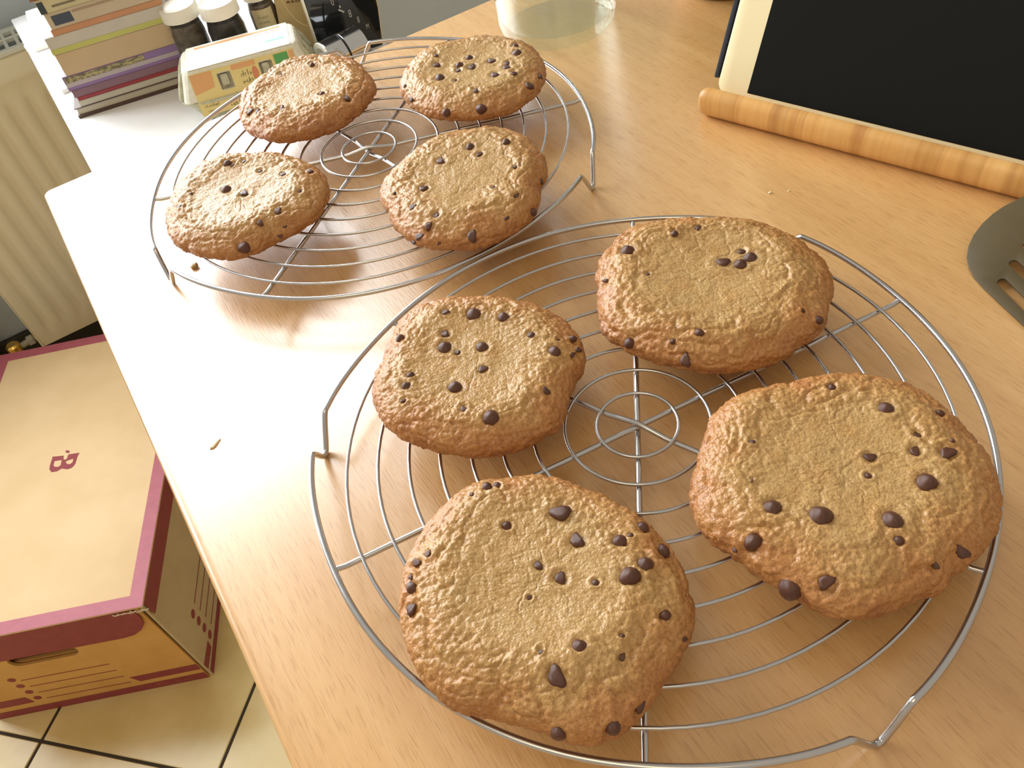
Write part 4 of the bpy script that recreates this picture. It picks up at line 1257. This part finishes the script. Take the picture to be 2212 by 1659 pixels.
# ------------------------------------------------------------------ cardboard archive box
def archive_box():
    # frame: origin at the near right corner, x to the left along the front, y away along the side
    e1 = Vector((0.413, 0.911)).normalized()
    fr = W(-0.201, 0.093, 0)
    def wd(u, v): return Vector((u * UX - v * UY, u * UY + v * UX, 0))
    ydir = wd(*e1); xdir = -wd(e1[1], -e1[0])     # towards the left
    back = wd(*e1)
    b = empty('archive_box', Vector((fr.x, fr.y, FLOOR)))
    right = -xdir
    Mb = frame_matrix(Vector((fr.x, fr.y, FLOOR)), right, ydir)
    b.matrix_world = Mb
    tag(b, 'cardboard archive box with a maroon-edged lid on the floor left of the counter', 'box')
    # local: x from -w (left) to 0 (right), y from 0 (front) to d, z up
    w, d, h = 0.345, 0.57, 0.245
    card = mottled('brown_card', srgb(212, 164, 94), srgb(204, 154, 84), 18, 0.7, 0.03)
    card_top = mottled('lid_card', srgb(222, 194, 150), srgb(215, 186, 140), 14, 0.6, 0.02)
    mar = mottled('maroon_print', srgb(146, 62, 66), srgb(138, 56, 60), 60, 0.6)
    marl = mottled('pink_maroon_print', srgb(168, 84, 98), srgb(160, 78, 92), 60, 0.45)
    t = 0.004
    # body walls: front with a hand hole
    hx, hz = -0.182, 0.163
    Mfr = frame_matrix((0, 0, 0), (1, 0, 0), (0, 0, 1))
    hole = round_rect(hx - 0.050, hz - 0.014, hx + 0.050, hz + 0.014, 0.013, 6)
    prism('front_wall', [(-w, 0), (-0.0065, 0), (-0.0075, h - 0.006), (-w, h - 0.006)], -t, 0, card, b, Mfr, [hole])
    box('inner_flap', (hx, 0.0085, hz - 0.087), (0.16, 0.005, 0.15), card, b)
    side = box('side_wall', (-t / 2, d / 2 + 0.001, (h - 0.006) / 2), (t, d - 0.002, h - 0.006), mottled('grey_brown_card', srgb(196, 176, 140), srgb(188, 168, 132), 18, 0.7), b)
    box('side_wall', (-w + t / 2, d / 2, (h - 0.006) / 2), (t, d - 2 * t, h - 0.006), card, b)
    box('rear_wall', (-w / 2, d - t / 2, (h - 0.006) / 2), (w, t, h - 0.006), card, b)
    box('bottom', (-w / 2, d / 2, 0.002), (w - 2 * t, d - 2 * t, 0.004), card, b)
    # lid
    lt = 0.004; ov = 0.004
    box('lid_top', (-w / 2, d / 2, h), (w + 2 * ov, d + 2 * ov, lt), card_top, b, 0.0012, 2)
    # maroon border printed round the lid edge
    bw = 0.020
    zt = h + lt / 2
    outer = [(-w - ov, -ov), (ov, -ov), (ov, d + ov), (-w - ov, d + ov)]
    inner = [(-w - ov + bw, -ov + bw), (ov - bw, -ov + bw), (ov - bw, d + ov - bw), (-w - ov + bw, d + ov - bw)]
    prism('lid_border', outer, 0, 0.0004, marl, b, Matrix.Translation((0, 0, zt)), [inner])
    # lid skirts; the front one deep with a rounded lower corner
    fsk = [(-w - ov, h - 0.064), (-0.056, h - 0.070), (-0.040, h - 0.067), (-0.026, h - 0.058), (-0.016, h - 0.045), (-0.012, h - 0.030), (-0.012, h - 0.010), (-0.014, h - 0.001), (-w - ov, h - 0.001)]
    prism('lid_front_skirt', fsk, ov - 0.0025, ov, mar, b, Mfr)
    box('lid_side_skirt', (ov - 0.0012, d / 2 + 0.004, h - 0.018), (0.0025, d, 0.036), mar, b, 0.0008, 1)
    box('lid_side_skirt', (-w - ov + 0.0012, d / 2, h - 0.018), (0.0025, d, 0.036), mar, b, 0.0008, 1)
    box('lid_rear_skirt', (-w / 2, d + ov - 0.0012, h - 0.018), (w + 2 * ov, 0.0025, 0.036), mar, b, 0.0008, 1)
    # torn paper at the corner
    tp = nmat('torn_paper', srgb(214, 200, 168), 0.9)
    bm = bmesh.new(); rnd = random.Random(9)
    for k in range(9):
        x = -0.040 + k * 0.005
        add_tube(bm, [(x, -ov - 0.0006, h - 0.002 - rnd.uniform(0, 0.004)), (x + 0.004, -ov - 0.002, h - 0.004 - rnd.uniform(0, 0.004)), (x + 0.009, -ov - 0.0004, h - 0.003 - rnd.uniform(0, 0.006))], 0.0011, 6)
    from_bm('torn_edge', bm, tp, b, True)
    # printed marks, front
    Mp = frame_matrix((0, -0.0003, 0), (1, 0, 0), (0, 0, 1))
    def pf(name, poly, m=mar): return prism(name, poly, 0, 0.0003, m, b, Mp)
    pf('printed_band', [(-w, 0.001), (-0.0068, 0.001), (-0.0068, 0.020), (-w, 0.020)])
    pf('printed_band', [(-0.102, 0.033), (-0.0070, 0.033), (-0.0070, 0.051), (-0.110, 0.051)])
    pf('printed_band', [(-w, 0.035), (-0.268, 0.035), (-0.272, 0.055), (-w, 0.055)])
    for k in range(4):
        z = 0.1145 - 0.0228 * k
        pf('printed_dot', disc(-0.257, z, 0.0058, 0.0058))
        pf('printed_line', [(-0.246, z - 0.0070), (-0.115, z - 0.0105), (-0.115, z - 0.0093), (-0.246, z - 0.0058)])
    # side (right)
    Ms = frame_matrix((0.0003, 0, 0), (0, 1, 0), (0, 0, 1))
    def ps(name, poly): return prism(name, poly, 0, 0.0003, mar, b, Ms)
    ps('printed_band', [(0.004, 0.002), (d - 0.004, 0.002), (d - 0.004, 0.014), (0.004, 0.014)])
    ps('printed_band', [(0.003, 0.022), (0.040, 0.020), (0.044, 0.034), (0.003, 0.038)])
    for k in range(4):
        z = 0.093 - 0.0213 * k; y = 0.0615 - 0.0014 * k
        ps('printed_dot', disc(y, z, 0.0075, 0.0062))
        ps('printed_line', [(y + 0.018, z - 0.0008), (y + 0.22, z - 0.0008), (y + 0.22, z + 0.0008), (y + 0.018, z + 0.0008)])
    # B logo on the lid
    Mi = Mb.inverted()
    def lp(pts):
        out = []
        for x, y in pts:
            q = Mi @ at(100 + x / 22.12, 960 + y / 22.12, FLOOR + h + lt / 2)
            out.append((q.x, q.y))
        return out
    Ml = Matrix.Translation((0, 0, zt + 0.0001))
    outer_b = [(310, 590), (840, 540), (815, 690), (880, 740), (985, 690), (1060, 480), (1590, 400), (1500, 560), (1400, 900), (1300, 1050), (1180, 1140), (1000, 1195), (850, 1165), (740, 1150), (520, 1290), (250, 1330), (150, 1200), (180, 1000)]
    h1 = [(400, 800), (740, 745), (690, 1000), (560, 1080), (390, 1070), (345, 985)]
    h2 = [(975, 790), (1300, 675), (1260, 850), (1150, 940), (1020, 945), (925, 860)]
    prism('printed_logo', lp(outer_b), 0, 0.0002, mar, b, Ml, [lp(h1), lp(h2)])
    prism('printed_logo_mark', lp([(910, 320), (1000, 280), (1110, 310), (1130, 370), (1050, 410), (950, 400)]), 0, 0.0002, mar, b, Ml)
    scribble('printed_writing', -0.085, -0.028, 0.006, 0.010, nmat('faint_maroon_print', srgb(168, 96, 76), 0.6), b, Mp @ Matrix.Translation((0, 0, 0.0005)), 11)
archive_box()
